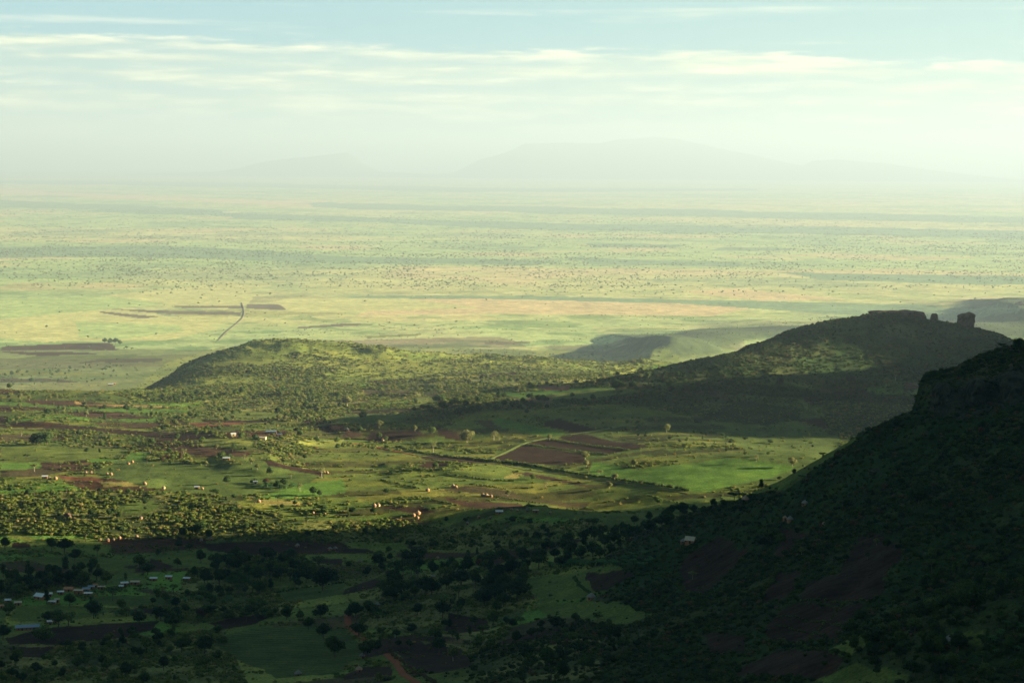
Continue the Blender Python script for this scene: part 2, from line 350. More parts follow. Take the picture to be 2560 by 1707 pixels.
r5(PAST, .0, (0, 260), (420, 260), (420, 300), (0, 320)); r5(SOIL, .0, (0, 360), (150, 400), (60, 420), (0, 410)); r5(DRY, .1, (1150, 660), (1230, 665), (1180, 700), (1080, 700))
r5(YEL, .02, (480, 150), (650, 140), (640, 180), (500, 182))
r2(SOILD, .0, (0, 250), (150, 250), (240, 275), (0, 282)); r2(SOIL, .0, (360, 270), (700, 270), (1000, 265), (870, 302), (480, 317), (350, 302))
r2(YEL, .0, (550, 255), (1040, 250), (1020, 269), (560, 269)); r2(SOIL, .0, (930, 300), (1100, 260), (1280, 255), (1290, 292), (1100, 332), (980, 322))
r2(SOILD, .02, (0, 530), (200, 458), (280, 470), (240, 512), (0, 562))
r2(SOILD, .0, (430, 230), (540, 232), (560, 262), (480, 262))
r2(GRASS, .02, (1220, 455), (1400, 430), (1850, 350), (1900, 400), (1700, 560), (1350, 620), (1250, 530))
r2(GRASS, .03, (1300, 620), (1700, 600), (2150, 690), (1900, 770), (1400, 700)); r2(SOILD, .03, (1640, 420), (1900, 400), (2000, 430), (1800, 530), (1720, 540))
r2(SOILD, .02, (330, 940), (600, 890), (800, 930), (900, 1050), (600, 1105), (400, 1010)); r2(SOILD, .02, (140, 1050), (320, 1050), (320, 1110), (0, 1150), (0, 1110))
r2(SOILD, .05, (700, 690), (960, 720), (1000, 800), (700, 830)); r2(GRASS, .02, (300, 970), (460, 1120), (620, 1168), (340, 1160))
r1(SOILD, .0, (1370, 217), (1600, 205), (1880, 203), (2000, 240), (2080, 267), (1750, 292), (1450, 262)); r1(SOIL, .0, (650, 205), (1100, 175), (1500, 190), (1200, 216), (800, 232))
r1(SOILD, .0, (80, 203), (200, 208), (210, 242), (70, 242)); r1(SOILD, .0, (2130, 320), (2352, 318), (2352, 362), (2180, 352)); r1(BROWN, .02, (0, 350), (300, 345), (350, 375), (0, 380))
r1(GRASS, .0, (100, 310), (400, 300), (1000, 330), (900, 430), (600, 420)); r1(YEL, .02, (0, 150), (140, 140), (280, 190), (240, 205), (60, 180)); r1(GRASS, .01, (1050, 300), (1300, 290), (1700, 300), (1500, 380), (1180, 380))
r1(SOILD, .0, (1030, 315), (1200, 370), (1100, 392), (1030, 352)); r1(SOILD, .0, (840, 372), (950, 358), (940, 382), (860, 384))
r1(SOILD, .01, (30, 862), (300, 792), (700, 755), (1080, 743), (1060, 802), (850, 855), (400, 905), (50, 905)); r1(SOILD, .02, (60, 930), (400, 915), (300, 990), (100, 990))
r1(BROWN, .02, (890, 530), (1000, 520), (1260, 550), (1100, 572)); r1(SOILD, .0, (690, 682), (1000, 655), (1120, 670), (1060, 692))
r1(SOILD, .02, (1420, 762), (1600, 720), (1900, 688), (1750, 762), (1500, 802)); r1(GRASS, .01, (80, 640), (500, 640), (900, 650), (700, 690), (500, 740), (60, 745)); r1(PAST, .01, (650, 570), (1100, 560), (1200, 620), (900, 650), (600, 620))
r1(GRASS, .01, (1820, 450), (2150, 440), (2140, 490), (1900, 540)); r1(PAST, .03, (1900, 540), (2200, 500), (2352, 480), (2352, 560), (1950, 620)); r1(YEL, .02, (20, 850), (120, 810), (480, 760), (900, 740), (900, 752), (300, 790), (60, 860))
RING = [(1480, 850), (1700, 800), (2000, 770), (2352, 800), (2500, 950), (2300, 1100), (1900, 1130), (1650, 1010), (1500, 930)]
r1(PAST, .0, *RING)
r3(SOILD, .02, (0, 330), (240, 170), (330, 200), (470, 260), (150, 560), (20, 540)); r3(SOILD, .02, (700, 100), (940, 120), (820, 190), (720, 320), (640, 260)); r3(SOILD, .02, (1240, 150), (1380, 160), (1480, 220), (1500, 320), (1380, 470), (1080, 430))
r3(SOILD, .0, (860, 470), (1000, 430), (1100, 430), (1420, 480), (1340, 610), (800, 610)); r3(SOILD, .0, (640, 700), (780, 620), (1260, 620), (1180, 720), (1060, 870), (820, 900), (580, 800)); r3(SOILD, .02, (550, 610), (700, 400), (830, 410), (700, 600))
r3(SOILD, .02, (160, 820), (450, 830), (460, 940), (200, 960)); r3(SOILD, .02, (700, 940), (1000, 940), (1120, 1000), (1000, 1168), (300, 1168), (500, 1020)); r3(GRASS, .02, (1000, 940), (1260, 820), (1290, 900), (1150, 990)); r3(GRASS, .02, (1820, 830), (2050, 820), (2180, 960), (2060, 960)); r3(GRASS, .03, (900, 1168), (1180, 1040), (1600, 1100), (1600, 1168))
# plain
ra(PY, .0, (250, 735), (600, 705), (620, 760), (560, 775), (200, 745)); ra(PY, .0, (0, 755), (330, 770), (560, 820), (420, 850), (100, 855), (0, 845)); ra(PG, .02, (0, 745), (250, 742), (400, 760), (0, 800))
ra(PT, .0, (1000, 745), (1500, 745), (1900, 765), (1800, 790), (1200, 785), (900, 790)); ra(PY, .0, (700, 745), (1000, 745), (1200, 770), (800, 782), (620, 775)); ra(PT, .0, (1700, 728), (1850, 722), (2120, 748), (1900, 752))
r8(PB, .0, (440, 128), (790, 127), (790, 140), (460, 135)); r8(PB, .0, (808, 118), (960, 119), (1010, 149), (808, 141)); r8(PB, .0, (130, 141), (430, 150), (800, 158), (797, 173), (440, 167)); r8(PB, .0, (100, 152), (400, 180), (320, 189), (120, 162))
r8(PB, .0, (1050, 233), (1340, 211), (1450, 219), (1100, 237)); r8(SOIL, .02, (-390, 325), (0, 308), (160, 310), (180, 342), (-390, 345)); r8(GRASS, .0, (-200, 370), (200, 365), (450, 375), (200, 385), (-300, 385)); r8(SOIL, .02, (-390, 352), (-100, 350), (100, 360), (-200, 372)); r8(BROWN, .02, (100, 385), (400, 382), (400, 400), (0, 405)); r8(YEL, .0, (-390, 440), (0, 455), (200, 460), (0, 470), (-390, 465)); r8(BROWN, .02, (-390, 480), (-100, 485), (0, 500), (-390, 500))
r8(PB, .0, (1960, 308), (2200, 302), (2220, 308), (2060, 318)); r8(PG, .0, (0, 200), (500, 225), (520, 250), (200, 290), (0, 280)); r8(YEL, .0, (1400, 275), (1680, 262), (1690, 270), (1420, 285))
ra(PD, .0, (-60, 505), (0, 518), (1000, 563), (1280, 574), (1900, 584), (2620, 600), (2620, 578), (1900, 566), (1200, 556), (400, 520), (0, 500)); ra(PD, .0, (0, 560), (900, 560), (1000, 560)); 
ra(PD, .0, (-60, 618), (400, 615), (900, 640), (1400, 655), (1300, 665), (800, 655), (300, 645), (-60, 645)); ra(PD, .0, (1500, 610), (1700, 612), (1720, 620), (1520, 618)); ra(PD, .0, (1810, 618), (2000, 622), (2020, 630), (1830, 628)); ra(PD, .0, (1450, 645), (1900, 655), (1930, 667), (1500, 660)); ra(PD, .0, (2000, 680), (2560, 690), (2620, 700), (2620, 712), (2050, 700))
ra(PD, .25, (850, 738), (1300, 738), (1700, 748), (2300, 760), (2560, 770), (2560, 776), (1700, 758), (1200, 746), (850, 744)); ra(PT, .0, (-60, 470), (600, 500), (1200, 520), (1200, 526), (600, 508), (-60, 480)); ra(PD, .0, (-60, 450), (500, 455), (1300, 470), (1900, 470), (1900, 478), (1200, 480), (500, 466), (-60, 458))
ra(PD, .0, (700, 505), (2000, 530), (2600, 545), (2600, 560), (1900, 545), (900, 525))
_fx = np.array([p for f in FIELDS for p in f[2]])
_fw = hit(_fx[:, 0], _fx[:, 1]); _k = 0; FW = []
for c, d, pts in FIELDS:
    FW.append((c, d, _fw[_k:_k + len(pts), :2])); _k += len(pts)
# zones of scrub on the slopes, in pixels of the photograph turned into ground polygons
def zone(*pts):
    p = hit([a for a, b in pts], [b for a, b in pts]); return p[:, :2]
Z_HILL3 = zone((300, 975), (345, 962), (420, 905), (560, 866), (780, 858), (1000, 866), (1400, 876), (1700, 893), (1560, 955), (1300, 930), (1000, 948), (700, 962), (520, 985), (300, 992))
Z_WOOD3 = zone((290, 985), (420, 972), (700, 958), (900, 960), (860, 1010), (620, 985), (450, 1008), (330, 1000))
Z_BANK = zone((0, 1262), (120, 1240), (330, 1235), (560, 1262), (760, 1290), (1000, 1300), (1420, 1305), (1560, 1290), (1560, 1330), (1300, 1345), (1000, 1355), (700, 1352), (300, 1345), (0, 1340))
Z_SPUR = zone((1030, 1030), (1100, 985), (1300, 975), (1560, 985), (1700, 975), (1850, 1010), (1850, 1040), (1500, 1035), (1250, 1045), (1080, 1048))
Z_BUSHY = [zone(*p) for p in (
    [(0, 1235), (200, 1225), (560, 1235), (620, 1275), (640, 1340), (300, 1335), (0, 1330)], [(150, 1075), (250, 1070), (330, 1130), (310, 1150), (190, 1140)], [(340, 1180), (380, 1130), (470, 1130), (490, 1160), (400, 1185)],
    [(640, 1110), (720, 1090), (860, 1100), (880, 1140), (700, 1148)], [(880, 1120), (1010, 1110), (1060, 1170), (960, 1190), (860, 1180)], [(1030, 1105), (1210, 1110), (1200, 1130), (1080, 1130)], [(1140, 1170), (1260, 1165), (1250, 1195), (1150, 1195)],
    [(1060, 1195), (1180, 1200), (1160, 1215), (1070, 1215)], [(1250, 1210), (1400, 1215), (1560, 1240), (1530, 1255), (1300, 1235)], [(600, 1230), (700, 1200), (780, 1190), (800, 1210), (660, 1250)], [(380, 1070), (470, 1060), (570, 1090), (480, 1110), (380, 1090)],
    [(1560, 1080), (1720, 1065), (1800, 1080), (1760, 1110), (1600, 1105)], [(830, 970), (1100, 945), (1500, 935), (1700, 950), (1500, 975), (1100, 980), (1000, 1000), (850, 1000)], [(500, 1000), (820, 990), (960, 1010), (820, 1050), (560, 1040)], [(1000, 1340), (1180, 1320), (1400, 1345), (1250, 1375), (1060, 1370)],
    [(480, 1395), (760, 1385), (800, 1470), (700, 1540), (420, 1560), (300, 1500), (450, 1475)], [(0, 1610), (560, 1570), (620, 1707), (0, 1707)], [(900, 1425), (1300, 1400), (1330, 1500), (1250, 1600), (900, 1560)], [(1050, 1600), (1500, 1590), (1500, 1707), (1250, 1707)], [(0, 1445), (200, 1430), (250, 1470), (0, 1500)])]
Z_CLIFFBASE = zone((1780, 960), (1960, 962), (2290, 985), (2290, 1010), (2050, 1000), (1800, 985))
Z_GULLY = zone((1760, 1035), (1860, 1000), (2000, 1020), (2000, 1048), (1880, 1068), (1760, 1055))
def inpoly(x, y, poly):
    r = np.zeros(x.shape, bool)
    m = (x >= poly[:, 0].min()) & (x <= poly[:, 0].max()) & (y >= poly[:, 1].min()) & (y <= poly[:, 1].max())
    if not m.any(): return r
    xs, ys = x[m], y[m]; ins = np.zeros(xs.shape, bool); n = len(poly)
    for i in range(n):
        x1, y1 = poly[i]; x2, y2 = poly[i - 1]
        if y1 == y2: continue
        c = ((y1 > ys) != (y2 > ys)) & (xs < (x2 - x1) * (ys - y1) / (y2 - y1) + x1)
        ins ^= c
    r[m] = ins; return r
PAL_MID = np.array([GRASS, PAST, GRASS, BROWN, SOIL, GRASS, YEL, PAST, SOILD, BRIGHT])
PAL_PL = np.array([PG, PY, PG, PG, PD, PY, PG, PB, YEL, PG]) 
def cover(x, y, z):
    """albedo and shrub density of the ground at x, y"""
    x = np.asarray(x, float); y = np.asarray(y, float)
    n = x.size; c = np.zeros((n, 3)); d = np.zeros(n)
    wx = x + 60 * (fbm(x, y, 180, 2, 61) - .5); wy = y + 60 * (fbm(x, y, 180, 2, 62) - .5)
    a = .28; u = (wx * math.cos(a) + wy * math.sin(a)); v = (-wx * math.sin(a) + wy * math.cos(a))
    plain = sstep(-60, -100, z)
    def cells(su, sv, seed):
        row = np.floor(v / sv); sh = _hash(row.astype(np.int64), row.astype(np.int64) * 0, seed) * su
        cu = np.floor((u + sh) / su); return _hash(cu.astype(np.int64), row.astype(np.int64), seed + 1), (u + sh) / su - cu, v / sv - row
    h, fu, fv = cells(95, 62, 5)
    c = PAL_MID[np.minimum((h * 10).astype(int), 9)] * (.85 + .3 * fbm(x, y, 40, 3, 63))[:, None]
    d = .08 + .55 * sstep(.57, .70, fbm(x, y, 75, 4, 64))
    border = (np.minimum(fv, 1 - fv) * 62 < 2.6) | (np.minimum(fu, 1 - fu) * 95 < 2.6)
    d = np.where(border, .42, d)
    # plains: larger fields and long drifts of colour
    pm = plain > 0
    if pm.any():
        hp, _, _ = cells(520, 300, 15)
        far = sstep(5500, 8500, y)
        big = fbm(x, y * 1.0, 2600, 5, 65); big2 = fbm(x + 900, y, 700, 4, 66)
        nat = np.array(PG)[None] * (1 - sstep(.42, .62, big))[:, None] + np.array(PY)[None] * sstep(.42, .62, big)[:, None]
        nat = nat * (1 - .55 * sstep(.55, .7, big2))[:, None] + np.array(PD)[None] * (.55 * sstep(.55, .7, big2))[:, None]
        nat = nat * (1 - .7 * sstep(.60, .68, 1 - big2))[:, None] + np.array(PT)[None] * (.7 * sstep(.6, .68, 1 - big2))[:, None]
        pc = PAL_PL[np.minimum((hp * 10).astype(int), 9)]
        mixf = (.35 + .65 * far)[:, None]
        cp = pc * (1 - mixf) + nat * mixf
        fine = fbm(x, y, 60, 4, 501); cp = cp * (.72 + .56 * fine)[:, None]; cp = cp * (1 - (.45 * sstep(.56, .66, fbm(x, y, 140, 4, 502)) * (1 - .6 * far))[:, None] * np.array((1, .7, .9)))
        cp = np.where((y < 5200)[:, None], cp * .34 + np.array(BROWN) * .30 + np.array(GRASS) * .36, cp)
        c = c * (1 - plain[:, None]) + cp * plain[:, None]
        d = d * (1 - plain) + plain * (.05 * (1 - far) + .35 * sstep(.62, .7, fbm(x, y, 260, 4, 67)) * (1 - far))
    fh = sstep(-140, -125, z) * (y > 4300); c = c * (1 - fh[:, None]) + np.array((.060, .085, .036)) * (.5 + 1.0 * fbm(x, y, 120, 4, 99))[:, None] * fh[:, None]; d = np.maximum(d, fh * .4)
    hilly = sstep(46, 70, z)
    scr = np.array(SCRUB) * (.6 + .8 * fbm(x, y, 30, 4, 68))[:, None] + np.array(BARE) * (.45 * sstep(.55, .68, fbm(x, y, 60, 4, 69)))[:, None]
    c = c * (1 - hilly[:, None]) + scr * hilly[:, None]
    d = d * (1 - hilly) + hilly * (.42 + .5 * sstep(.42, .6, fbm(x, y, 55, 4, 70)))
    ns = sstep(50, 90, z) * (y < 1700); c = c * (1 - .30 * ns)[:, None]; vf = (y < 1850) & (z < 40); c = c * (1 + .25 * vf)[:, None]; d = d + .25 * ns  # near slope colour darkened; valley floor colour raised to lift its shade
    def blend(m, colr, dens):
        c[m] = c[m] * (1 - .85) + colr[m] * .85 if isinstance(colr, np.ndarray) and colr.ndim == 2 else np.array(colr)
        d[m] = dens[m] if isinstance(dens, np.ndarray) else dens
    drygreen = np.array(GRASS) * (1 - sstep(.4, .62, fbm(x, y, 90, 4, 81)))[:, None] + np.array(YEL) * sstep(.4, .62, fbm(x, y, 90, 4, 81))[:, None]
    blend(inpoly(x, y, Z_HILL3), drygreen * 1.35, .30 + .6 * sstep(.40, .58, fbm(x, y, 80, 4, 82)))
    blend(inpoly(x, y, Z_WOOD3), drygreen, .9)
    scr2 = drygreen * .5 + np.array(DRY) * (.5 * sstep(.45, .6, fbm(x, y, 45, 3, 83)))[:, None] + .012
    for zz in Z_BUSHY: blend(inpoly(x, y, zz), scr2, .25 + .65 * sstep(.38, .52, fbm(x, y, 38, 4, 84)))
    blend(inpoly(x, y, Z_BANK), scr2 * .8, .35 + .6 * sstep(.35, .5, fbm(x, y, 38, 4, 84)))
    blend(inpoly(x, y, Z_SPUR), scr * .9, .75)
    blend(inpoly(x, y, Z_CLIFFBASE), scr * .7, .8)
    blend(inpoly(x, y, Z_GULLY), scr * .45, .3)
    # painted fields, edges wobbled a little
    fj = sstep(4500, 14000, y); jx = x + (6 + 20 * fj) * (fbm(x, y, 24, 3, 85) - .5) + 900 * fj * (fbm(x, y, 1200, 4, 88) - .5); jy = y + 8 * (fbm(x, y, 24, 3, 86) - .5) + fj * y * .06 * (fbm(x, y, 900, 5, 89) - .5)
    for fi, (colr, dens, poly) in enumerate(FW):
        if fi == 2:
            # narrow farmed strips across the open ground of the terrace
            st = (y > 1830) & (y < 3150) & (x < 260) & (z < 46) & (d < .2)
            if st.any():
                row = np.floor(v / 21 + .8 * fbm(x, y, 160, 2, 402)); sh = _hash(row.astype(np.int64), row.astype(np.int64) * 0, 403) * 170; cu = np.floor((u + sh) / 170)
                hh_ = _hash(cu.astype(np.int64), row.astype(np.int64), 404)
                tints = np.array([(1, 1, 1), (.62, .50, .62), (1.25, 1.12, .9), (.85, .95, .85), (1, 1, 1), (1.5, 1.18, 1.1), (.75, .62, .7), (1.1, 1.1, 1.0)])
                tt = tints[np.minimum((hh_ * 8).astype(int), 7)]
                c[st] = c[st] * tt[st]
                fr = v / 21 + .8 * fbm(x, y, 160, 2, 402) - row
                hd = st & (fr < .10) & (_hash(cu.astype(np.int64), row.astype(np.int64), 405) < .6); d[hd] = .5
                d[st] = np.maximum(d[st], .75 * sstep(.60, .68, fbm(x, y, 48, 4, 406))[st])
        m = inpoly(jx, jy, poly)
        if m.any():
            var = (.8 + .4 * fbm(x[m], y[m], 50, 3, 87))[:, None]
            c[m] = np.array(colr) * var; d[m] = dens
    ring = (.82 + .28 * np.sin(np.hypot(x + 120, y - 1480) / 1.1))
    rm = inpoly(jx, jy, RINGW); c[rm] *= ring[rm][:, None]
    return c, d
FURROW = None
RINGW = zone(*[(a * .36565, 1280 + b * .36565) for a, b in RING])
# ------------------------------------------------------------------ ground mesh
DETAIL = 1.0
th_in = np.linspace(math.radians(-17.2), math.radians(17.2), int(1180 * DETAIL))
th_r = np.radians(np.arange(18.0, 180.1, 1.25)); th_l = -th_r[::-1]
TH = np.concatenate([th_l[th_l > -math.pi + .001], th_in, th_r])
rr = [4.0]
while rr[-1] < 84000:
    r = rr[-1]
    if r < 600: s = max(6, r * .03)
    elif r < 4400: s = max(2.1, r * r * 1.25e-6)
    else: s = r * (.0050 if r < 12000 else .012)
    rr.append(r + s / DETAIL)
RRr = np.array(rr); nr, nth = len(RRr), len(TH)
GX = (RRr[:, None] * np.sin(TH)[None]).ravel(); GY = (RRr[:, None] * np.cos(TH)[None]).ravel()
GZ = H(GX, GY)
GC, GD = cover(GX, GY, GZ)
def grid_mesh(name, co, nr, nc, wrap=False):
    me = bpy.data.meshes.new(name)
    i = np.arange(nr - 1)[:, None] * nc; j = np.arange(nc - (0 if wrap else 1))[None]
    j2 = (j + 1) % nc
    q = np.stack([i + j, i + nc + j, i + nc + j2, i + j2], -1).reshape(-1, 4)[:, ::-1].astype(np.int32) if False else np.stack([i + j, i + j2, i + nc + j2, i + nc + j], -1).reshape(-1, 4).astype(np.int32)
    me.vertices.add(len(co)); me.vertices.foreach_set('co', co.astype(np.float32).ravel())
    me.loops.add(q.size); me.loops.foreach_set('vertex_index', q.ravel())
    me.polygons.add(len(q)); me.polygons.foreach_set('loop_start', np.arange(0, q.size, 4, dtype=np.int32))
    me.update(calc_edges=True)
    me.polygons.foreach_set('use_smooth', np.ones(len(q), bool))
    return me
def mat(name, rough=.9, spec=.2):
    m = bpy.data.materials.new(name); m.use_nodes = True; t = m.node_tree; b = t.nodes['Principled BSDF']
    b.inputs['Roughness'].default_value = rough; b.inputs['Specular IOR Level'].default_value = spec
    return m, NT(t), b
def plain_mat(name, colr, rough=.9, spec=.2, var=.25, scale=.8, metal=0.0):
    m, g, b = mat(name, rough, spec); b.inputs['Metallic'].default_value = metal
    tcn = g.n('ShaderNodeTexCoord'); f = g.noise(tcn.outputs['Object'], scale, 4)
    lo = tuple(c * (1 - var) for c in colr); hi = tuple(min(1, c * (1 + var)) for c in colr)
    g.t.links.new(g.mix(f, lo, hi), b.inputs['Base Color']); return m
FUR = np.ones(len(GX)); _near = (GY > 500) & (GY < 4000) & (np.abs(GX) < 1300)
_ix = np.where(_near)[0]; _fm = np.zeros(len(_ix), bool)
for colr, dens, poly in FW:
    mm = inpoly(GX[_ix], GY[_ix], poly); _fm[mm] = colr in (SOILD, SOIL, SOILR, BROWN, BRIGHT)
FUR[_ix[_fm]] = 0.0
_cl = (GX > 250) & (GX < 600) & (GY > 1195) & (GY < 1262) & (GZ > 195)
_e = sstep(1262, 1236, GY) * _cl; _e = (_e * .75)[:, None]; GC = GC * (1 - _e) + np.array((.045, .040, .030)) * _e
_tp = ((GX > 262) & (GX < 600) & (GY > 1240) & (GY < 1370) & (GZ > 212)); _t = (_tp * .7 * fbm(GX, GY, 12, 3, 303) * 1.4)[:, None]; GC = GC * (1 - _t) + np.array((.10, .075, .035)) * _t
gm, g, gb = mat('ground_cover', 1.0, .05)
att = g.n('ShaderNodeAttribute', attribute_name='land_cover'); geo = g.n('ShaderNodeNewGeometry')
n1 = g.noise(geo.outputs['Position'], .55, 5, .65); n2 = g.noise(geo.outputs['Position'], .05, 5, .6); n3 = g.noise(geo.outputs['Position'], .006, 5, .6)
v1 = g.n('ShaderNodeMapRange', inp={0: n1, 1: .3, 2: .7, 3: .50, 4: 1.50}).outputs[0]
v2 = g.n('ShaderNodeMapRange', inp={0: n2, 1: .3, 2: .7, 3: .68, 4: 1.32}).outputs[0]
v3 = g.n('ShaderNodeMapRange', inp={0: n3, 1: .3, 2: .7, 3: .88, 4: 1.12}).outputs[0]
sp = g.n('ShaderNodeSeparateXYZ', inp={0: geo.outputs['Position']})
u_ = g.math('ADD', g.math('MULTIPLY', sp.outputs[1], .96), g.math('MULTIPLY', sp.outputs[0], .28))
fw_ = g.math('SINE', g.math('ADD', g.math('MULTIPLY', u_, 1.05), g.math('MULTIPLY', n2, 9.0)))
fv_ = g.math('ADD', 1.0, g.math('MULTIPLY', g.math('MULTIPLY', fw_, g.math('SUBTRACT', 1.0, att.outputs['Alpha'])), .22))
cc = g.n('ShaderNodeVectorMath', operation='SCALE', inp={0: att.outputs['Color'], 'Scale': g.math('MULTIPLY', g.math('MULTIPLY', g.math('MULTIPLY', v1, v2), v3), fv_)}).outputs[0]
cc = g.mix(g.ramp(n2, .5, .7), cc, g.mix(1.0, cc, (1.12, .98, .85), 'MULTIPLY'))
g.t.links.new(cc, gb.inputs['Base Color'])
bump = g.n('ShaderNodeBump', inp={'Strength': .55, 'Distance': .6, 'Height': n1}); g.t.links.new(bump.outputs[0], gb.inputs['Normal'])
gme = grid_mesh('ground', np.stack([GX, GY, GZ], 1), nr, nth, True)
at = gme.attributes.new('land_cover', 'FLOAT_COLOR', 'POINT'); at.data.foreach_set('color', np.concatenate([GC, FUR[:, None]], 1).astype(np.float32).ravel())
gme.materials.append(gm)
ground = bpy.data.objects.new('ground', gme); col.objects.link(ground); tag(ground, kind='structure')
# ------------------------------------------------------------------ far mountains
def mountains():
    xs = np.linspace(-16500, 19500, 800); ys = np.linspace(52500, 65500, 90)
    L = [(300, 436), (540, 430), (610, 419), (650, 406), (720, 398), (800, 389), (868, 382), (885, 392), (905, 410), (950, 430), (1080, 436), (1130, 433), (1165, 418), (1195, 402), (1240, 388), (1290, 372), (1310, 359), (1400, 357), (1500, 358), (1560, 348), (1650, 343), (1700, 350), (1760, 362), (1850, 382), (1950, 404), (2010, 416), (2035, 402), (2110, 400), (2200, 408), (2350, 428), (2560, 452), (2700, 462)]
    D = 59000.0; P = [pdir(a, b)[:, 0] for a, b in L]
    cx = np.array([p[0] * D for p in P]); hz = np.array([EYE + p[2] * D for p in P])
    X, Y = np.meshgrid(xs, ys); x = X.ravel(); y = Y.ravel()
    crest = np.interp(x * D / y, cx, hz) if False else np.interp(x, cx, hz, left=-150, right=-150)
    t = (y - D); er = fbm(x, y, 2600, 5, 91)
    prof = np.where(t < 0, 1 - sstep(0, 5200, -t) , 1 - sstep(0, 4500, t))
    z = -152 + np.maximum(crest + 152, 0) * prof * (1 - .45 * (1 - prof) * er * 2) + (fbm(x, y, 500, 4, 92) - .5) * 60 * np.clip((crest + 100) / 400, 0, 1) * prof
    me = grid_mesh('mountain_range', np.stack([x, y, z], 1), len(ys), len(xs))
    m = plain_mat('mountain_slope', (.06, .08, .05), .95, .1, .5, .0008); me.materials.append(m)
    o = bpy.data.objects.new('mountain_range', me); col.objects.link(o); tag(o, kind='structure')
mountains()
# ------------------------------------------------------------------ haze
def make_haze(density, colr, aniso):
    x0, x1, y0, y1, z0, z1 = -86000, 86000, -86000, 86000, float(GZ.min()) - 6, 1110
    me = bpy.data.meshes.new('haze')
    v = [(x, y, z) for z in (z0, z1) for y in (y0, y1) for x in (x0, x1)]
    me.from_pydata(v, [], [(0, 2, 3, 1), (4, 5, 7, 6), (0, 1, 5, 4), (2, 6, 7, 3), (0, 4, 6, 2), (1, 3, 7, 5)])
    m = bpy.data.materials.new('haze_air'); m.use_nodes = True; t = m.node_tree; t.nodes.clear()
    o = t.nodes.new('ShaderNodeOutputMaterial'); p = t.nodes.new('ShaderNodeVolumePrincipled')
    p.inputs['Density'].default_value = density; p.inputs['Color'].default_value = (*colr, 1); p.inputs['Anisotropy'].default_value = aniso
    t.links.new(p.outputs[0], o.inputs['Volume']); me.materials.append(m)
    ob = bpy.data.objects.new('haze', me); col.objects.link(ob); tag(ob, 'pale milky haze filling the air over the plain', 'haze', kind='stuff')
make_haze(5.6e-5, (.375, .475, .625), .20)
# ------------------------------------------------------------------ vegetation meshes
def leaf_mat(name, a, b, trans=.32, dry=None):
    m = bpy.data.materials.new(name); m.use_nodes = True; g = NT(m.node_tree); p = m.node_tree.nodes['Principled BSDF']
    p.inputs['Roughness'].default_value = .75; p.inputs['Specular IOR Level'].default_value = .15
    oi = g.n('ShaderNodeObjectInfo'); tcn = g.n('ShaderNodeNewGeometry')
    f = g.noise(tcn.outputs['Position'], .9, 3)
    c = g.mix(oi.outputs['Random'], a, b)
    if dry:
        pw = g.ramp(oi.outputs['Random'], .86, .97); c = g.mix(pw, c, dry)
    k = g.n('ShaderNodeMapRange', inp={0: f, 1: .3, 2: .7, 3: .65, 4: 1.35}).outputs[0]
    c = g.n('ShaderNodeVectorMath', operation='SCALE', inp={0: c, 'Scale': k}).outputs[0]
    g.t.links.new(c, p.inputs['Base Color'])
    if trans:
        tr = g.n('ShaderNodeBsdfTranslucent'); g.t.links.new(c, tr.inputs[0])
        mx = g.n('ShaderNodeMixShader', inp={0: trans, 1: p.outputs[0], 2: tr.outputs[0]})
        g.t.links.new(mx.outputs[0], m.node_tree.nodes['Material Output'].inputs[0])
    return m
M_DARK = leaf_mat('leaves_dark_green', (.018, .042, .012), (.050, .085, .022))
M_MID = leaf_mat('leaves_green', (.050, .090, .022), (.095, .135, .032))
M_PALE = leaf_mat('leaves_pale_green', (.13, .15, .045), (.19, .19, .075))
M_BRONZE = leaf_mat('leaves_bronze', (.085, .055, .030), (.12, .075, .035))
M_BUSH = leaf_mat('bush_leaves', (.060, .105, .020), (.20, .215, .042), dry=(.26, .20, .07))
M_BUSHF = leaf_mat('far_bush_leaves', (.085, .13, .035), (.20, .21, .065), dry=(.28, .24, .12))  # leaf colour paled, putting some distance haze into the far bushes
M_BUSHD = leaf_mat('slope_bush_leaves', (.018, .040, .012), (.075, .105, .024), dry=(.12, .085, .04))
M_HEDGE = leaf_mat('hedge_leaves', (.075, .105, .028), (.085, .12, .03))
M_BANANA = leaf_mat('banana_leaves', (.055, .13, .040), (.07, .16, .05))
M_BARK = plain_mat('bark', (.14, .105, .075), .9, .1, .4, 3)
M_BARKP = plain_mat('pale_bark', (.36, .31, .24), .9, .1, .3, 3)
def sph(r, n):
    v = np.array([[r.gauss(0, 1) for _ in range(3)] for _ in range(n)]); return v / np.linalg.norm(v, axis=1)[:, None]
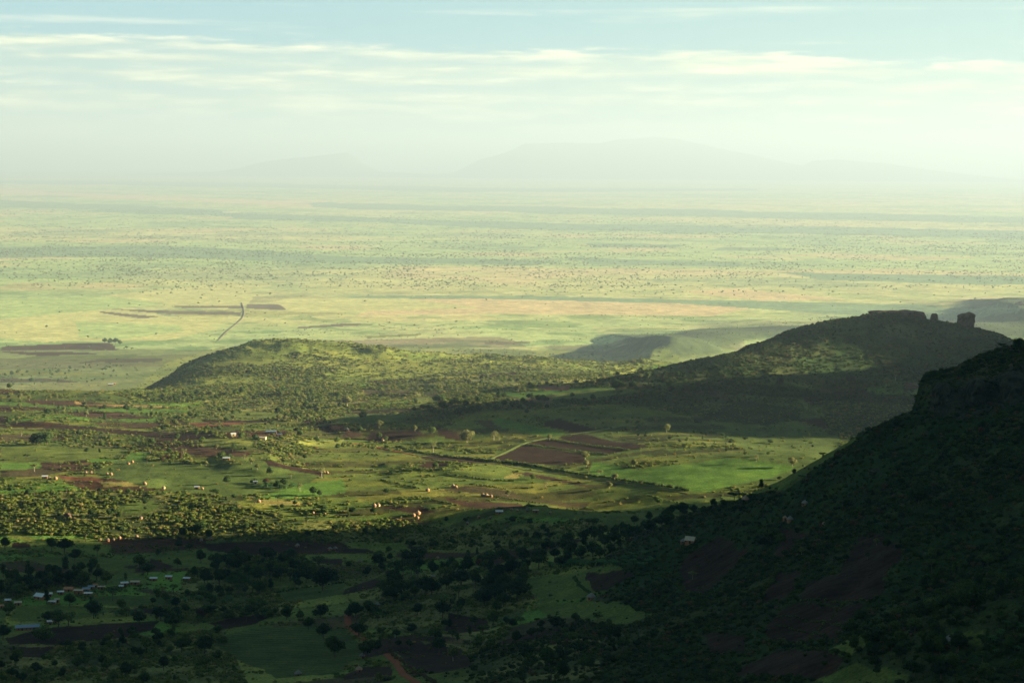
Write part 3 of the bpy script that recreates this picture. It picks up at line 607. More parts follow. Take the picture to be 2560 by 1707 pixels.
def leafy(lobes, nleaf, leaf, seed, core=.72, flatten=0.0):
    """leaf faces spread over and inside a set of ellipsoid lobes, plus ragged inner masses"""
    r = random.Random(seed); V = []; F = []
    tot = sum((l[3] * l[4] * l[5]) ** (2 / 3) for l in lobes)
    for (cx, cy, cz_, rx, ry, rz) in lobes:
        n = max(6, int(nleaf * (rx * ry * rz) ** (2 / 3) / tot))
        dirs = sph(r, n)
        for d in dirs:
            if d[2] < -.75 and r.random() < .6: continue
            k = r.uniform(.70, 1.18)
            p = np.array((cx + d[0] * rx * k, cy + d[1] * ry * k, cz_ + d[2] * rz * k))
            nrm = d + np.array([r.gauss(0, .55) for _ in range(3)]); nrm /= np.linalg.norm(nrm)
            t = np.cross(nrm, (r.gauss(0, 1), r.gauss(0, 1), r.gauss(0, 1))); t /= np.linalg.norm(t) + 1e-9; b = np.cross(nrm, t)
            s = leaf * r.uniform(.55, 1.35); q = len(V)
            V += [p - t * s, p + b * s * .7 - nrm * s * .2, p + t * s, p - b * s * .7 - nrm * s * .2]; F.append((q, q + 1, q + 2, q + 3))
        if core:
            q = len(V); rings = 4; seg = 7
            for i in range(rings + 1):
                ph = math.pi * i / rings
                for j in range(seg):
                    k = core * r.uniform(.62, 1.18); a = 2 * math.pi * j / seg + i * .4
                    V.append(np.array((cx + rx * k * math.sin(ph) * math.cos(a), cy + ry * k * math.sin(ph) * math.sin(a), cz_ + rz * k * math.cos(ph))))
            for i in range(rings):
                for j in range(seg): F.append((q + i * seg + j, q + (i + 1) * seg + j, q + (i + 1) * seg + (j + 1) % seg, q + i * seg + (j + 1) % seg))
    return V, F
def mesh(name, V, F, m, smooth=False):
    me = bpy.data.meshes.new(name); me.from_pydata([tuple(map(float, v)) for v in V], [], F); me.materials.append(m); me.update()
    if smooth: me.polygons.foreach_set('use_smooth', [True] * len(F))
    return me
def tube(V, F, p0, p1, r0, r1, seg=6):
    p0 = np.array(p0, float); p1 = np.array(p1, float); d = p1 - p0; d /= np.linalg.norm(d) + 1e-9
    a = np.cross(d, (0, 0, 1) if abs(d[2]) < .9 else (1, 0, 0)); a /= np.linalg.norm(a); b = np.cross(d, a); q = len(V)
    for p, rad in ((p0, r0), (p1, r1)):
        for j in range(seg):
            t = 2 * math.pi * j / seg; V.append(p + (a * math.cos(t) + b * math.sin(t)) * rad)
    for j in range(seg): F.append((q + j, q + (j + 1) % seg, q + seg + (j + 1) % seg, q + seg + j))
def trunk(kind, lobes, seed):
    r = random.Random(seed + 99); V = []; F = []
    base = {'round': .30, 'umbrella': .55, 'tall': .35, 'sparse': .45, 'dense': .16}[kind]
    top = (r.uniform(-.03, .03), r.uniform(-.03, .03), base)
    tube(V, F, (0, 0, -.06), top, .034, .024)
    for l in lobes:
        mid = ((top[0] + l[0]) / 2 + r.uniform(-.02, .02), (top[1] + l[1]) / 2, (top[2] + l[2]) / 2 - .02)
        tube(V, F, top, mid, .019, .012, 5); tube(V, F, mid, l[:3], .012, .004, 5)
    return V, F
def lobes_for(kind, seed):
    r = random.Random(seed); L = []
    if kind == 'round':
        w = r.uniform(.36, .44)
        for k in range(7):
            a = 2.4 * k + r.uniform(0, .6); q = .22 if k else 0
            m_ = r.uniform(.7, 1.25); q *= r.uniform(.7, 1.25); L.append((math.cos(a) * q, math.sin(a) * q, .50 + .11 * (k % 3) + r.uniform(-.07, .09), w * .58 * m_, w * .58 * m_, .19 * m_))
        L.append((r.uniform(-.08, .08), 0, .80, w * .5, w * .5, .18))
    elif kind == 'dense':
        for k in range(8):
            a = 2.4 * k; q = .26 if k else 0
            L.append((math.cos(a) * q, math.sin(a) * q, .38 + .16 * (k % 3), .26, .26, .22))
        L.append((0, 0, .82, .25, .25, .18))
    elif kind == 'umbrella':
        for k in range(7):
            a = 2.4 * k; q = .34 if k else 0
            L.append((math.cos(a) * q, math.sin(a) * q, .80 + r.uniform(-.05, .08), .26, .26, .10))
    elif kind == 'tall':
        for k in range(6):
            L.append((r.uniform(-.05, .05), r.uniform(-.05, .05), .36 + .11 * k, .17 - .013 * k + r.uniform(0, .03), .17 - .013 * k, .12))
    elif kind == 'sparse':
        for k in range(7):
            a = 2.4 * k; q = r.uniform(.14, .28)
            L.append((math.cos(a) * q, math.sin(a) * q, .55 + .055 * k + r.uniform(-.05, .05), .15, .15, .11))
    return L
TREES = {}
for kind in ('round', 'dense', 'umbrella', 'tall', 'sparse'):
    for v in range(3):
        L = lobes_for(kind, 100 * v + hash(kind) % 1 + {'round': 1, 'dense': 2, 'umbrella': 3, 'tall': 4, 'sparse': 5}[kind])
        n = {'round': 900, 'dense': 1000, 'umbrella': 700, 'tall': 650, 'sparse': 420}[kind]
        V, F = leafy(L, n, {'round': .052, 'dense': .050, 'umbrella': .040, 'tall': .036, 'sparse': .038}[kind], v * 7 + 3, core=.0 if kind == 'sparse' else .66)
        TV, TF = trunk(kind, L, v)
        for tone, m in (('dark', M_DARK), ('green', M_MID), ('pale', M_PALE), ('bronze', M_BRONZE)):
            TREES[kind, v, tone] = (mesh('crown', V, F, m), mesh('trunk', TV, TF, M_BARKP if tone == 'pale' else M_BARK))
def bush_data(seed, n=150, leaf=.17):
    r = random.Random(seed); L = []
    for k in range(r.choice((3, 4, 5))):
        a = r.uniform(0, 6.3); q = r.uniform(.15, .5) if k else 0; s = r.uniform(.38, .62)
        L.append((math.cos(a) * q, math.sin(a) * q, s * .62, s, s * r.uniform(.8, 1.1), s * r.uniform(.75, 1.05)))
    return leafy(L, n, leaf, seed + 5, core=.8)
def banana_data(seed):
    r = random.Random(seed); V = []; F = []
    for s in range(4):
        ox, oy = r.uniform(-.5, .5), r.uniform(-.5, .5); hh = r.uniform(.45, .65)
        tube(V, F, (ox, oy, 0), (ox, oy, hh), .05, .035, 5)
        for k in range(8):
            a = k * .785 + r.uniform(-.2, .2); up = r.uniform(.25, .5); ln = r.uniform(.35, .5); w_ = .07
            P = [np.array((ox + math.cos(a) * ln * t, oy + math.sin(a) * ln * t, hh + up * t - .62 * t * t * up * 1.6)) for t in (0, .35, .7, 1)]
            sd = np.array((-math.sin(a), math.cos(a), 0)); q = len(V)
            for p, ww in zip(P, (.3, 1, .9, .15)): V += [p - sd * w_ * ww, p + (0, 0, .02), p + sd * w_ * ww]
            for i in range(3): F += [(q + 3 * i, q + 3 * i + 3, q + 3 * i + 4, q + 3 * i + 1), (q + 3 * i + 1, q + 3 * i + 4, q + 3 * i + 5, q + 3 * i + 2)]
    return V, F
BUSHD = [bush_data(s) for s in range(6)]
def far_data(seed):
    r = random.Random(seed); return leafy([(0, 0, .62, .5, .5, .36), (r.uniform(-.3, .3), .2, .5, .35, .35, .3)], 46, .2, seed, core=.8)
# ------------------------------------------------------------------ scattering as one object
def scatter(name, label, cat, pts, scl, rot, protos, seed=1):
    """one object whose geometry is many small plants standing at pts"""
    me = bpy.data.meshes.new(name); n = len(pts)
    me.vertices.add(n); me.vertices.foreach_set('co', np.asarray(pts, np.float32).ravel())
    a = me.attributes.new('scl', 'FLOAT_VECTOR', 'POINT'); a.data.foreach_set('vector', np.asarray(scl, np.float32).ravel())
    a = me.attributes.new('rot', 'FLOAT_VECTOR', 'POINT'); r3_ = np.zeros((n, 3), np.float32); r3_[:, 2] = rot; a.data.foreach_set('vector', r3_.ravel())
    a = me.attributes.new('pick', 'INT', 'POINT'); a.data.foreach_set('value', np.random.RandomState(seed).randint(0, len(protos), n).astype(np.int32))
    o = bpy.data.objects.new(name, me); col.objects.link(o); tag(o, label, cat, kind='stuff')
    gt = bpy.data.node_groups.new(name, 'GeometryNodeTree')
    gt.interface.new_socket('Geometry', in_out='INPUT', socket_type='NodeSocketGeometry'); gt.interface.new_socket('Geometry', in_out='OUTPUT', socket_type='NodeSocketGeometry')
    N = gt.nodes; Lk = gt.links; gi = N.new('NodeGroupInput'); go = N.new('NodeGroupOutput')
    g2i = N.new('GeometryNodeGeometryToInstance')
    for pm in protos[::-1]:
        po = bpy.data.objects.new(name + '_shape', pm); oi = N.new('GeometryNodeObjectInfo'); oi.inputs['Object'].default_value = po; oi.inputs['As Instance'].default_value = False
        Lk.new(oi.outputs['Geometry'], g2i.inputs[0])
    iop = N.new('GeometryNodeInstanceOnPoints')
    def attr(nm, ty):
        q = N.new('GeometryNodeInputNamedAttribute'); q.data_type = ty; q.inputs[0].default_value = nm; return q.outputs['Attribute']
    m2p = N.new('GeometryNodeMeshToPoints'); Lk.new(gi.outputs[0], m2p.inputs[0]); Lk.new(m2p.outputs[0], iop.inputs['Points'])
    Lk.new(g2i.outputs[0], iop.inputs['Instance']); iop.inputs['Pick Instance'].default_value = True
    Lk.new(attr('pick', 'INT'), iop.inputs['Instance Index']); Lk.new(attr('scl', 'FLOAT_VECTOR'), iop.inputs['Scale']); Lk.new(attr('rot', 'FLOAT_VECTOR'), iop.inputs['Rotation'])
    Lk.new(iop.outputs[0], go.inputs[0])
    md = o.modifiers.new('plants', 'NODES'); md.node_group = gt
    return o
RS = np.random.RandomState(11)
def rand_pts(n, y0, y1, half=0.30, power=1.0):
    """points spread over the seen wedge; more per area near the camera"""
    y = y0 + (y1 - y0) * RS.rand(n) ** power; x = (RS.rand(n) * 2 - 1) * (half * y + 60)
    keep = RS.rand(n) < (half * y + 60) / (half * y1 + 60)      # even density over the ground
    return x[keep], y[keep]
def seen_rough(x, y, z, pad=60):
    px, py = project(x, y, z); return (px > -pad) & (px < W0 + pad) & (py < H0 + pad)
# ------------------------------------------------------------------ shrubs
def shrub_points():
    X = []; Y = []; Z = []; S = []; T = []
    for y0, y1, n, smin, smax, half in ((640, 1900, 270000, .5, 2.3, .29), (1800, 3150, 190000, 1.1, 2.9, .275), (3100, 4300, 95000, 1.3, 3.3, .27), (4300, 6500, 26000, 1.6, 3.6, .27)):
        x, y = rand_pts(n, y0, y1, half); z = H(x, y); c, d = cover(x, y, z)
        k = RS.rand(x.size) < d * (.9 if y0 < 4000 else .8)
        x, y, z, d = x[k], y[k], z[k], d[k]
        m = seen_rough(x, y, z); x, y, z, d = x[m], y[m], z[m], d[m]
        s = (smin + (smax - smin) * RS.rand(x.size) ** 2.2) * (.75 + .35 * d)
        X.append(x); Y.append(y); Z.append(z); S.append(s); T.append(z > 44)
    return [np.concatenate(a) for a in (X, Y, Z, S, T)]
SX, SY, SZ, SS, ST = shrub_points()
spx, spy = project(SX, SY, SZ)
print('shrubs', len(SX))
# ------------------------------------------------------------------ landmarks used to say where a thing stands
LM = [(65, 1565, 'the long grey barn'), (190, 1478, 'the row of village houses'), (440, 1447, 'the three white village roofs'), (640, 1368, 'the wide dark ploughed field'),
      (1255, 1283, 'the white-roofed farmhouse'), (600, 1088, 'the house on the wooded rise'), (1400, 1130, 'the big brown plots'), (1850, 1195, 'the bright green field'),
      (110, 1112, 'the biggest round tree on the left'), (1000, 1660, 'the lower bend of the red road'), (875, 1560, 'the upper bend of the red road'), (1478, 1488, 'the lone grey hut'), (2030, 1540, 'the small walled plots'),
      (2380, 960, 'the near cliff'), (2330, 800, 'the rock pinnacles'), (1380, 960, 'the dark tree clump on the lit field edge'), (720, 890, 'the long green hill'), (430, 1130, 'the bushy knoll'),
      (160, 1192, 'the red earth yard'), (1380, 1385, 'the dark belt of valley trees'), (945, 1264, 'the pair of pinkish huts'), (1210, 1237, 'the three round huts'), (2100, 945, 'the sunlit ledge'), (1620, 855, 'the hazy bluff'),
      (1980, 1297, 'the slope huts'), (690, 1640, 'the curved terraced field'), (200, 1600, 'the dark field below the barn'), (680, 1205, 'the banana grove'), (1750, 1245, 'the hut on the ridge'), (1100, 1020, 'the wooded spur'),
      (300, 1350, 'the huts at the foot of the bank'), (560, 1500, 'the bushy hollow'), (850, 1400, 'the two farm huts'), (1050, 1440, 'the big round valley trees'), (2300, 1230, 'the dark hillside'), (2190, 1360, 'the pale slope tree'), (2288, 1565, 'the grey boulder'), (2445, 1500, 'the big slope tree'), (1310, 1560, 'the yellowish gully tree'), (2250, 1650, 'the shaded bottom corner'), (1550, 1620, 'the dark gully'), (330, 1020, 'the pale stubble strip'), (930, 1060, 'the twin dark plots'), (1500, 1060, 'the shaded square plots'), (70, 990, 'the left terrace edge'), (1950, 870, 'the shoulder of the big hill'), (770, 1180, 'the narrow ploughed strip'), (270, 860, 'the far copse'), (1800, 1420, 'the dark triangular plot'), (450, 1290, 'the sunlit bushy bank')]
ORD = ['first', 'second', 'third', 'fourth', 'fifth', 'sixth', 'seventh', 'eighth', 'ninth', 'tenth', 'eleventh', 'twelfth', 'thirteenth', 'fourteenth', 'fifteenth', 'sixteenth', 'seventeenth', 'eighteenth', 'nineteenth', 'twentieth']
def place_words(px, py):
    b = min(LM, key=lambda l: (px - l[0]) ** 2 + ((py - l[1]) * 1.6) ** 2)
    dx, dy = px - b[0], (py - b[1]) * 1.6
    if abs(dx) > abs(dy): r = 'right of ' if dx > 0 else 'left of '
    else: r = 'in front of ' if dy > 0 else 'beyond '
    q = math.hypot(dx, dy); far = 'just ' if q < 45 else ('well ' if q > 110 else '')
    return far + r + b[2]
_used = set()
def label_all(items):
    """items: (object, look words, px, py); gives every object its own label"""
    by = {}
    for o, look, px, py in items: by.setdefault(look + ' ' + place_words(px, py), []).append((px, py, o))
    for base, L in by.items():
        L.sort(key=lambda t: (t[0], t[1]))
        for k, (_, _, o) in enumerate(L):
            if len(L) == 1: o['label'] = base
            elif len(L) > 8: pass
            elif k == 0: o['label'] = base + ', leftmost'
            elif k == len(L) - 1: o['label'] = base + ', rightmost'
            else: o['label'] = base + ', ' + ORD[min(k, 19)] + ' from left'
        if len(L) > 8:
            L.sort(key=lambda t: t[1]); n3 = 3 if len(L) > 16 else 2; names = ('farthest', 'middle', 'nearest') if n3 == 3 else ('farther', 'nearer')
            for q in range(n3):
                M_ = sorted(L[len(L) * q // n3:len(L) * (q + 1) // n3], key=lambda t: t[0])
                for k, (_, _, o) in enumerate(M_): o['label'] = base + ', ' + names[q] + ' row, ' + ORD[min(k, 19)] + ' from left'
        for _, _, o in L:
            l = o['label']
            for wd in ('just ', 'well ', 'dark green ', 'leafy ', 'light ', 'green '):
                if len(l.split()) > 16: l = l.replace(wd, '')
            while l in _used: l = l.replace('dark', 'deep', 1) if 'dark' in l else l.replace('tree', 'small tree', 1)
            _used.add(l); o['label'] = l
# ------------------------------------------------------------------ trees
T_ = []   # px, py, height px, kind, tone
def t(ox, oy, s, *rows):
    for X, Y, hh, code in rows: T_.append((ox + X * s, oy + Y * s, hh * s, code))
t(0, 1280, .36565, (1345, 170, 105, 'rd'), (1250, 182, 85, 'rd'), (1435, 187, 70, 'rd'), (35, 255, 95, 'rd'), (355, 260, 95, 'rd'), (440, 285, 115, 'rd'), (510, 335, 90, 'rd'), (665, 303, 90, 'sd'), (585, 200, 90, 'sd'), (1220, 248, 65, 'rd'), (1298, 262, 58, 'rd'), (1083, 292, 48, 'dd'),
  (955, 392, 110, 'rg'), (1012, 428, 92, 'rd'), (1213, 378, 70, 'rg'), (1368, 345, 48, 'ud'), (1470, 405, 95, 'rd'), (1690, 352, 65, 'rg'), (1860, 400, 100, 'rd'), (1955, 382, 58, 'rg'), (2110, 402, 78, 'rd'), (2205, 535, 165, 'rd'), (2270, 500, 110, 'rd'), (1960, 732, 105, 'dd'), (2190, 718, 95, 'dd'), (1735, 692, 105, 'dg'),
  (195, 415, 85, 'td'), (445, 415, 115, 'td'), (555, 405, 72, 'rd'), (620, 432, 92, 'td'), (505, 445, 90, 'td'), (345, 442, 92, 'rd'), (280, 475, 82, 'rd'), (100, 482, 100, 'rd'), (55, 480, 90, 'rg'), (250, 545, 95, 'rd'), (200, 525, 115, 'rd'), (400, 505, 105, 'rd'), (480, 485, 95, 'rd'), (560, 505, 95, 'rd'), (660, 462, 72, 'rd'), (140, 560, 90, 'rd'), (90, 600, 90, 'sd'), (320, 520, 95, 'rd'),
  (770, 605, 105, 'ug'), (640, 725, 135, 'rd'), (480, 645, 95, 'rd'), (400, 785, 130, 'rg'), (330, 755, 90, 'rd'), (470, 785, 110, 'sg'), (60, 705, 105, 'rg'), (320, 625, 100, 'td'), (620, 645, 75, 'td'), (1100, 745, 105, 'rd'), (1180, 795, 135, 'rd'), (950, 765, 95, 'rd'), (1370, 722, 75, 'db'), (1200, 655, 80, 'rd'), (1490, 822, 62, 'dg'), (750, 885, 75, 'rp'), (300, 885, 115, 'dg'), (560, 965, 85, 'rd'), (900, 855, 90, 'rd'), (1400, 965, 135, 'rd'),
  (1600, 505, 105, 'rd'), (1500, 495, 115, 'rd'), (1400, 485, 105, 'rd'), (1540, 475, 95, 'rd'), (1650, 485, 95, 'rd'), (1760, 475, 105, 'rd'), (2020, 472, 62, 'rg'), (2110, 472, 62, 'rd'), (860, 472, 62, 'tg'), (1850, 530, 80, 'td'), (1430, 560, 85, 'rd'), (1500, 570, 80, 'rd'), (1420, 610, 70, 'rg'), (1330, 450, 90, 'rd'), (20, 870, 110, 'rd'), (1000, 950, 110, 'rg'), (1080, 900, 90, 'rd'), (2050, 740, 75, 'rg'), (2110, 800, 90, 'rd'), (2210, 860, 110, 'rd'), (2290, 990, 150, 'rd'), (120, 1000, 80, 'rg'), (250, 1100, 80, 'rd'), (700, 1050, 90, 'rd'), (860, 1130, 120, 'rd'), (1120, 1080, 110, 'rd'), (1240, 960, 110, 'rd'))
t(860, 1280, .36565, (315, 337, 62, 'rd'), (305, 282, 55, 'rg'), (235, 308, 30, 'dd'), (400, 392, 78, 'rd'), (510, 392, 78, 'rd'), (610, 435, 105, 'rd'), (740, 378, 75, 'rd'), (850, 318, 68, 'sd'), (155, 442, 72, 'rd'), (260, 402, 62, 'rd'), (340, 605, 155, 'dd'), (30, 382, 52, 'rd'), (1300, 292, 125, 'ug'), (1380, 262, 90, 'rd'), (1640, 245, 105, 'td'), (1780, 245, 100, 'rd'), (1330, 385, 145, 'rd'), (1440, 332, 95, 'rd'), (1550, 305, 115, 'rd'), (1700, 305, 115, 'rd'), (1900, 155, 95, 'td'), (930, 382, 75, 'rb'), (1000, 402, 80, 'rd'), (700, 525, 110, 'rd'), (800, 505, 125, 'rd'), (900, 525, 135, 'rd'), (1000, 565, 160, 'rd'), (1100, 565, 150, 'rd'), (1180, 605, 165, 'rd'), (960, 645, 150, 'rd'), (600, 565, 110, 'rd'), (500, 545, 90, 'rd'), (2170, 112, 110, 'rd'), (2310, 102, 90, 'rd'), (2050, 140, 90, 'rd'), (1850, 230, 120, 'rd'), (1950, 200, 110, 'rd'), (1620, 330, 110, 'rd'), (1480, 380, 90, 'rd'), (1230, 420, 110, 'rd'), (1130, 440, 120, 'rd'), (1050, 470, 120, 'rd'),
  (1450, 805, 110, 'rd'), (950, 855, 95, 'ug'), (745, 1015, 110, 'rp'), (1600, 1005, 120, 'ud'), (1250, 1025, 130, 'rd'), (1400, 1055, 140, 'rd'), (230, 955, 90, 'rd'), (500, 705, 90, 'rd'), (240, 1155, 65, 'rp'), (350, 855, 85, 'sp'), (160, 990, 130, 'rd'), (100, 850, 110, 'rd'), (80, 720, 110, 'rd'), (180, 700, 100, 'rd'), (1020, 780, 120, 'rg'), (1500, 1150, 130, 'rd'), (1180, 900, 100, 'rd'), (1800, 880, 110, 'rd'), (1900, 950, 110, 'rg'))
t(1700, 1280, .36565, (1345, 222, 52, 'rp'), (85, 462, 62, 'up'), (940, 252, 42, 'dg'), (1340, 885, 115, 'dd'), (1700, 1005, 155, 'rd'), (1900, 955, 150, 'rd'), (2000, 690, 230, 'dd'), (830, 292, 52, 'rp'), (2250, 955, 125, 'rg'), (620, 200, 100, 'rg'), (690, 220, 80, 'rg'), (560, 240, 80, 'rd'), (1600, 1130, 130, 'rd'), (1780, 1150, 150, 'rd'), (2100, 1130, 110, 'rg'), (1500, 1000, 90, 'rd'), (2300, 1100, 110, 'rg'), (1330, 1060, 90, 'rd'))
t(1700, 940, .36565, (555, 780, 82, 'td'), (370, 855, 62, 'ud'), (230, 895, 62, 'rd'), (975, 555, 38, 'ud'), (770, 622, 72, 'rp'), (1630, 870, 150, 'dd'), (25, 960, 60, 'rd'), (780, 668, 42, 'dd'), (840, 622, 20, 'dd'), (520, 590, 60, 'sp'), (1140, 900, 60, 'rd'), (680, 710, 30, 'dd'), (480, 850, 55, 'rd'), (300, 900, 60, 'rd'), (160, 950, 70, 'rd'), (1410, 70, 60, 'rp'), (1475, 30, 55, 'sp'))
t(1400, 740, .4932, (285, 478, 58, 'rd'), (305, 475, 45, 'rd'), (370, 465, 36, 'rd'), (970, 293, 22, 'rd'), (1035, 277, 24, 'rd'), (1140, 232, 20, 'td'), (540, 688, 42, 'rp'), (485, 638, 28, 'rp'), (1025, 618, 16, 'rp'), (1075, 620, 16, 'up'), (1700, 428, 52, 'up'), (2240, 276, 42, 'ud'), (2330, 290, 85, 'rd'), (2350, 290, 70, 'rg'), (1520, 320, 24, 'rg'), (1320, 340, 24, 'rg'), (540, 450, 26, 'rd'), (600, 420, 40, 'rd'), (165, 520, 26, 'rd'), (1465, 360, 22, 'rg'), (930, 350, 25, 'rd'))
t(860, 940, .36565, (240, 358, 62, 'rp'), (485, 378, 46, 'rp'), (110, 388, 48, 'rd'), (130, 302, 72, 'rd'), (600, 403, 62, 'rg'), (1025, 438, 66, 'sp'), (1060, 442, 34, 'sp'), (1405, 441, 46, 'rp'), (1650, 572, 62, 'rp'), (1655, 622, 52, 'rp'), (1985, 622, 58, 'rp'), (1500, 652, 32, 'dg'), (1850, 712, 52, 'rp'), (1745, 692, 56, 'up'), (1815, 772, 46, 'rp'), (2205, 388, 64, 'rp'), (2140, 312, 42, 'rp'), (290, 812, 48, 'rd'), (1290, 706, 38, 'dg'), (625, 640, 52, 'rg'), (610, 520, 80, 'sp'), (840, 455, 90, 'dp'), (1280, 918, 42, 'ud'), (700, 992, 38, 'dd'), (830, 1002, 38, 'rd'), (1150, 1012, 62, 'rd'), (2150, 882, 62, 'rg'), (1120, 822, 46, 'rp'), (480, 252, 46, 'rd'), (700, 290, 60, 'rd'), (1250, 262, 40, 'rd'), (1858, 110, 85, 'rd'), (1910, 88, 45, 'rd'), (1965, 88, 46, 'rd'), (1700, 172, 46, 'rd'), (490, 185, 36, 'rd'), (20, 212, 82, 'rp'), (1270, 1020, 50, 'rd'), (650, 200, 80, 'rg'), (680, 240, 80, 'rd'), (600, 270, 70, 'rd'), (780, 280, 70, 'rd'), (1040, 250, 60, 'rd'), (760, 210, 70, 'rg'), (1380, 760, 40, 'sp'), (240, 430, 50, 'rg'), (285, 450, 40, 'rg'), (860, 60, 45, 'rp'), (1060, 160, 40, 'rg'), (1560, 150, 40, 'rd'), (1380, 190, 50, 'rd'), (540, 240, 50, 'rd'), (820, 260, 60, 'rd'), (920, 250, 60, 'rd'), (1150, 220, 50, 'rd'))
t(0, 940, .36565, (60, 332, 55, 'rg'), (330, 277, 62, 'rd'), (390, 267, 42, 'ud'), (265, 472, 92, 'dd'), (320, 470, 95, 'dd'), (230, 470, 75, 'dd'), (715, 312, 66, 'td'), (865, 252, 62, 'rd'), (1300, 287, 46, 'rd'), (1345, 292, 46, 'rd'), (1550, 248, 38, 'rd'), (1500, 247, 32, 'rd'), (960, 247, 38, 'rg'), (235, 652, 56, 'up'), (1145, 572, 42, 'db'), (1110, 580, 30, 'db'), (1235, 572, 54, 'tb'), (1550, 742, 64, 'rd'), (1845, 680, 60, 'rd'), (2140, 817, 68, 'rd'), (2185, 817, 42, 'dd'), (1820, 737, 42, 'db'), (1740, 727, 32, 'dd'), (1650, 432, 56, 'dg'), (1520, 572, 62, 'dg'), (1410, 612, 36, 'rp'), (1760, 642, 42, 'rp'), (2200, 697, 82, 'sp'), (1750, 455, 62, 'rd'), (2050, 790, 66, 'sp'), (1440, 152, 58, 'rp'), (215, 52, 46, 'rg'), (65, 97, 52, 'rg'), (1890, 760, 50, 'dd'), (1940, 745, 50, 'dd'), (1990, 700, 40, 'up'), (1720, 735, 30, 'dd'), (2170, 260, 60, 'rp'), (1900, 265, 60, 'rd'), (2090, 210, 50, 'dd'), (450, 310, 35, 'rp'), (1480, 500, 40, 'rp'), (1600, 500, 45, 'rg'), (1720, 600, 45, 'rp'), (1850, 540, 45, 'rp'), (2050, 420, 55, 'rg'), (1380, 470, 60, 'rg'), (1040, 480, 60, 'rg'), (930, 470, 60, 'rg'), (1210, 440, 50, 'rg'), (1420, 380, 50, 'rg'), (1500, 380, 45, 'rg'), (1200, 350, 55, 'rp'), (220, 790, 40, 'rg'), (690, 640, 40, 'rg'), (760, 665, 40, 'rg'))
t(0, 0, 1, (262, 860, 16, 'rg'), (275, 862, 18, 'rg'), (288, 862, 18, 'rg'), (300, 863, 14, 'rg'), (316, 873, 9, 'rg'), (30, 940, 14, 'rg'), (44, 936, 13, 'rg'), (220, 845, 7, 'rg'), (116, 820, 8, 'rg'))
KN = {'r': ('round', 'rounded'), 'd': ('dense', 'dense low-crowned'), 'u': ('umbrella', 'flat-topped'), 't': ('tall', 'tall narrow'), 's': ('sparse', 'thin open')}
NM = {'r': 'broadleaf_tree', 'd': 'dense_tree', 'u': 'acacia_tree', 't': 'narrow_tree', 's': 'open_tree'}
TN = {'d': ('dark', 'dark green'), 'g': ('green', 'mid green'), 'p': ('pale', 'pale yellowish'), 'b': ('bronze', 'bronze brown')}
tp = hit([a[0] for a in T_], [a[1] for a in T_])
TREELIST = []   # x, y, z, height m, code, px, py, size px
for (px, py, hp, code), p in zip(T_, tp):
    if p[1] > 7000: continue
    TREELIST.append((p[0], p[1], p[2], max(2.0, hp * p[1] / FPX), code, px, py, hp))
# trees of the woods between them
def wood(poly_px, n, h0, h1, seed, codes):
    R_ = random.Random(seed); P = zone(*poly_px); k = 0; tries = 0; out_ = []
    x0, x1, y0, y1 = P[:, 0].min(), P[:, 0].max(), P[:, 1].min(), P[:, 1].max()
    xs = np.array([R_.uniform(x0, x1) for _ in range(n * 30)]); ys = np.array([R_.uniform(y0, y1) for _ in range(n * 30)])
    m = inpoly(xs, ys, P); xs, ys = xs[m][:n], ys[m][:n]; zs = H(xs, ys); px, py = project(xs, ys, zs)
    for i in range(len(xs)):
        hm = R_.uniform(h0, h1); cd_ = R_.choice(codes); cd_ = (R_.choice('dusst') + cd_[1]) if cd_[0] == 'r' and R_.random() < .38 else cd_; TREELIST.append((xs[i], ys[i], zs[i], hm, cd_, px[i], py[i], hm / ys[i] * FPX))
wood([(0, 1440), (260, 1430), (280, 1465), (170, 1480), (0, 1500)], 26, 9, 14, 1, ['rd', 'rd', 'td', 'rg'])
wood([(490, 1400), (720, 1390), (800, 1420), (760, 1470), (640, 1490), (520, 1470)], 60, 8, 13, 2, ['rd', 'rd', 'rg'])
wood([(420, 1480), (640, 1480), (700, 1540), (560, 1570), (380, 1560), (250, 1530)], 50, 5, 9, 3, ['rd', 'rg', 'dg', 'rg'])
wood([(930, 1400), (1300, 1370), (1330, 1440), (1280, 1530), (1150, 1560), (940, 1500)], 62, 8, 14, 4, ['rd', 'rd', 'rd', 'rg'])
wood([(1330, 1350), (1560, 1320), (1700, 1280), (1760, 1270), (1700, 1340), (1500, 1400), (1340, 1420)], 60, 7, 12, 5, ['rd', 'rd', 'rd', 'td'])
wood([(1060, 1030), (1120, 1000), (1350, 1000), (1400, 1030), (1180, 1045)], 46, 6, 11, 6, ['rd', 'rd', 'rg'])
wood([(860, 1530), (1200, 1560), (1250, 1640), (1100, 1640), (900, 1600)], 30, 5, 9, 7, ['rd', 'rg', 'rd'])
wood([(1250, 1560), (1500, 1530), (1560, 1600), (1500, 1707), (1300, 1707)], 34, 5, 9, 8, ['rd', 'rd', 'rg'])
wood([(360, 1560), (560, 1590), (560, 1700), (330, 1707), (0, 1707), (0, 1640), (250, 1600)], 60, 4, 8, 9, ['rd', 'rg', 'rd', 'dg'])
wood([(2100, 1560), (2560, 1520), (2560, 1707), (2150, 1707)], 70, 3.5, 7, 10, ['rd', 'rd', 'rg'])
wood([(2300, 1380), (2560, 1380), (2560, 1560), (2350, 1540)], 40, 3.5, 7, 11, ['rd', 'rg'])
wood([(1540, 985), (1760, 925), (1860, 890), (1900, 900), (1800, 950), (1700, 985), (1600, 1000)], 60, 4, 7, 12, ['rd', 'rd', 'rg'])
wood([(300, 1000), (400, 985), (850, 975), (860, 1005), (600, 1005), (480, 1010)], 90, 5, 9, 13, ['rg', 'rg', 'rd'])
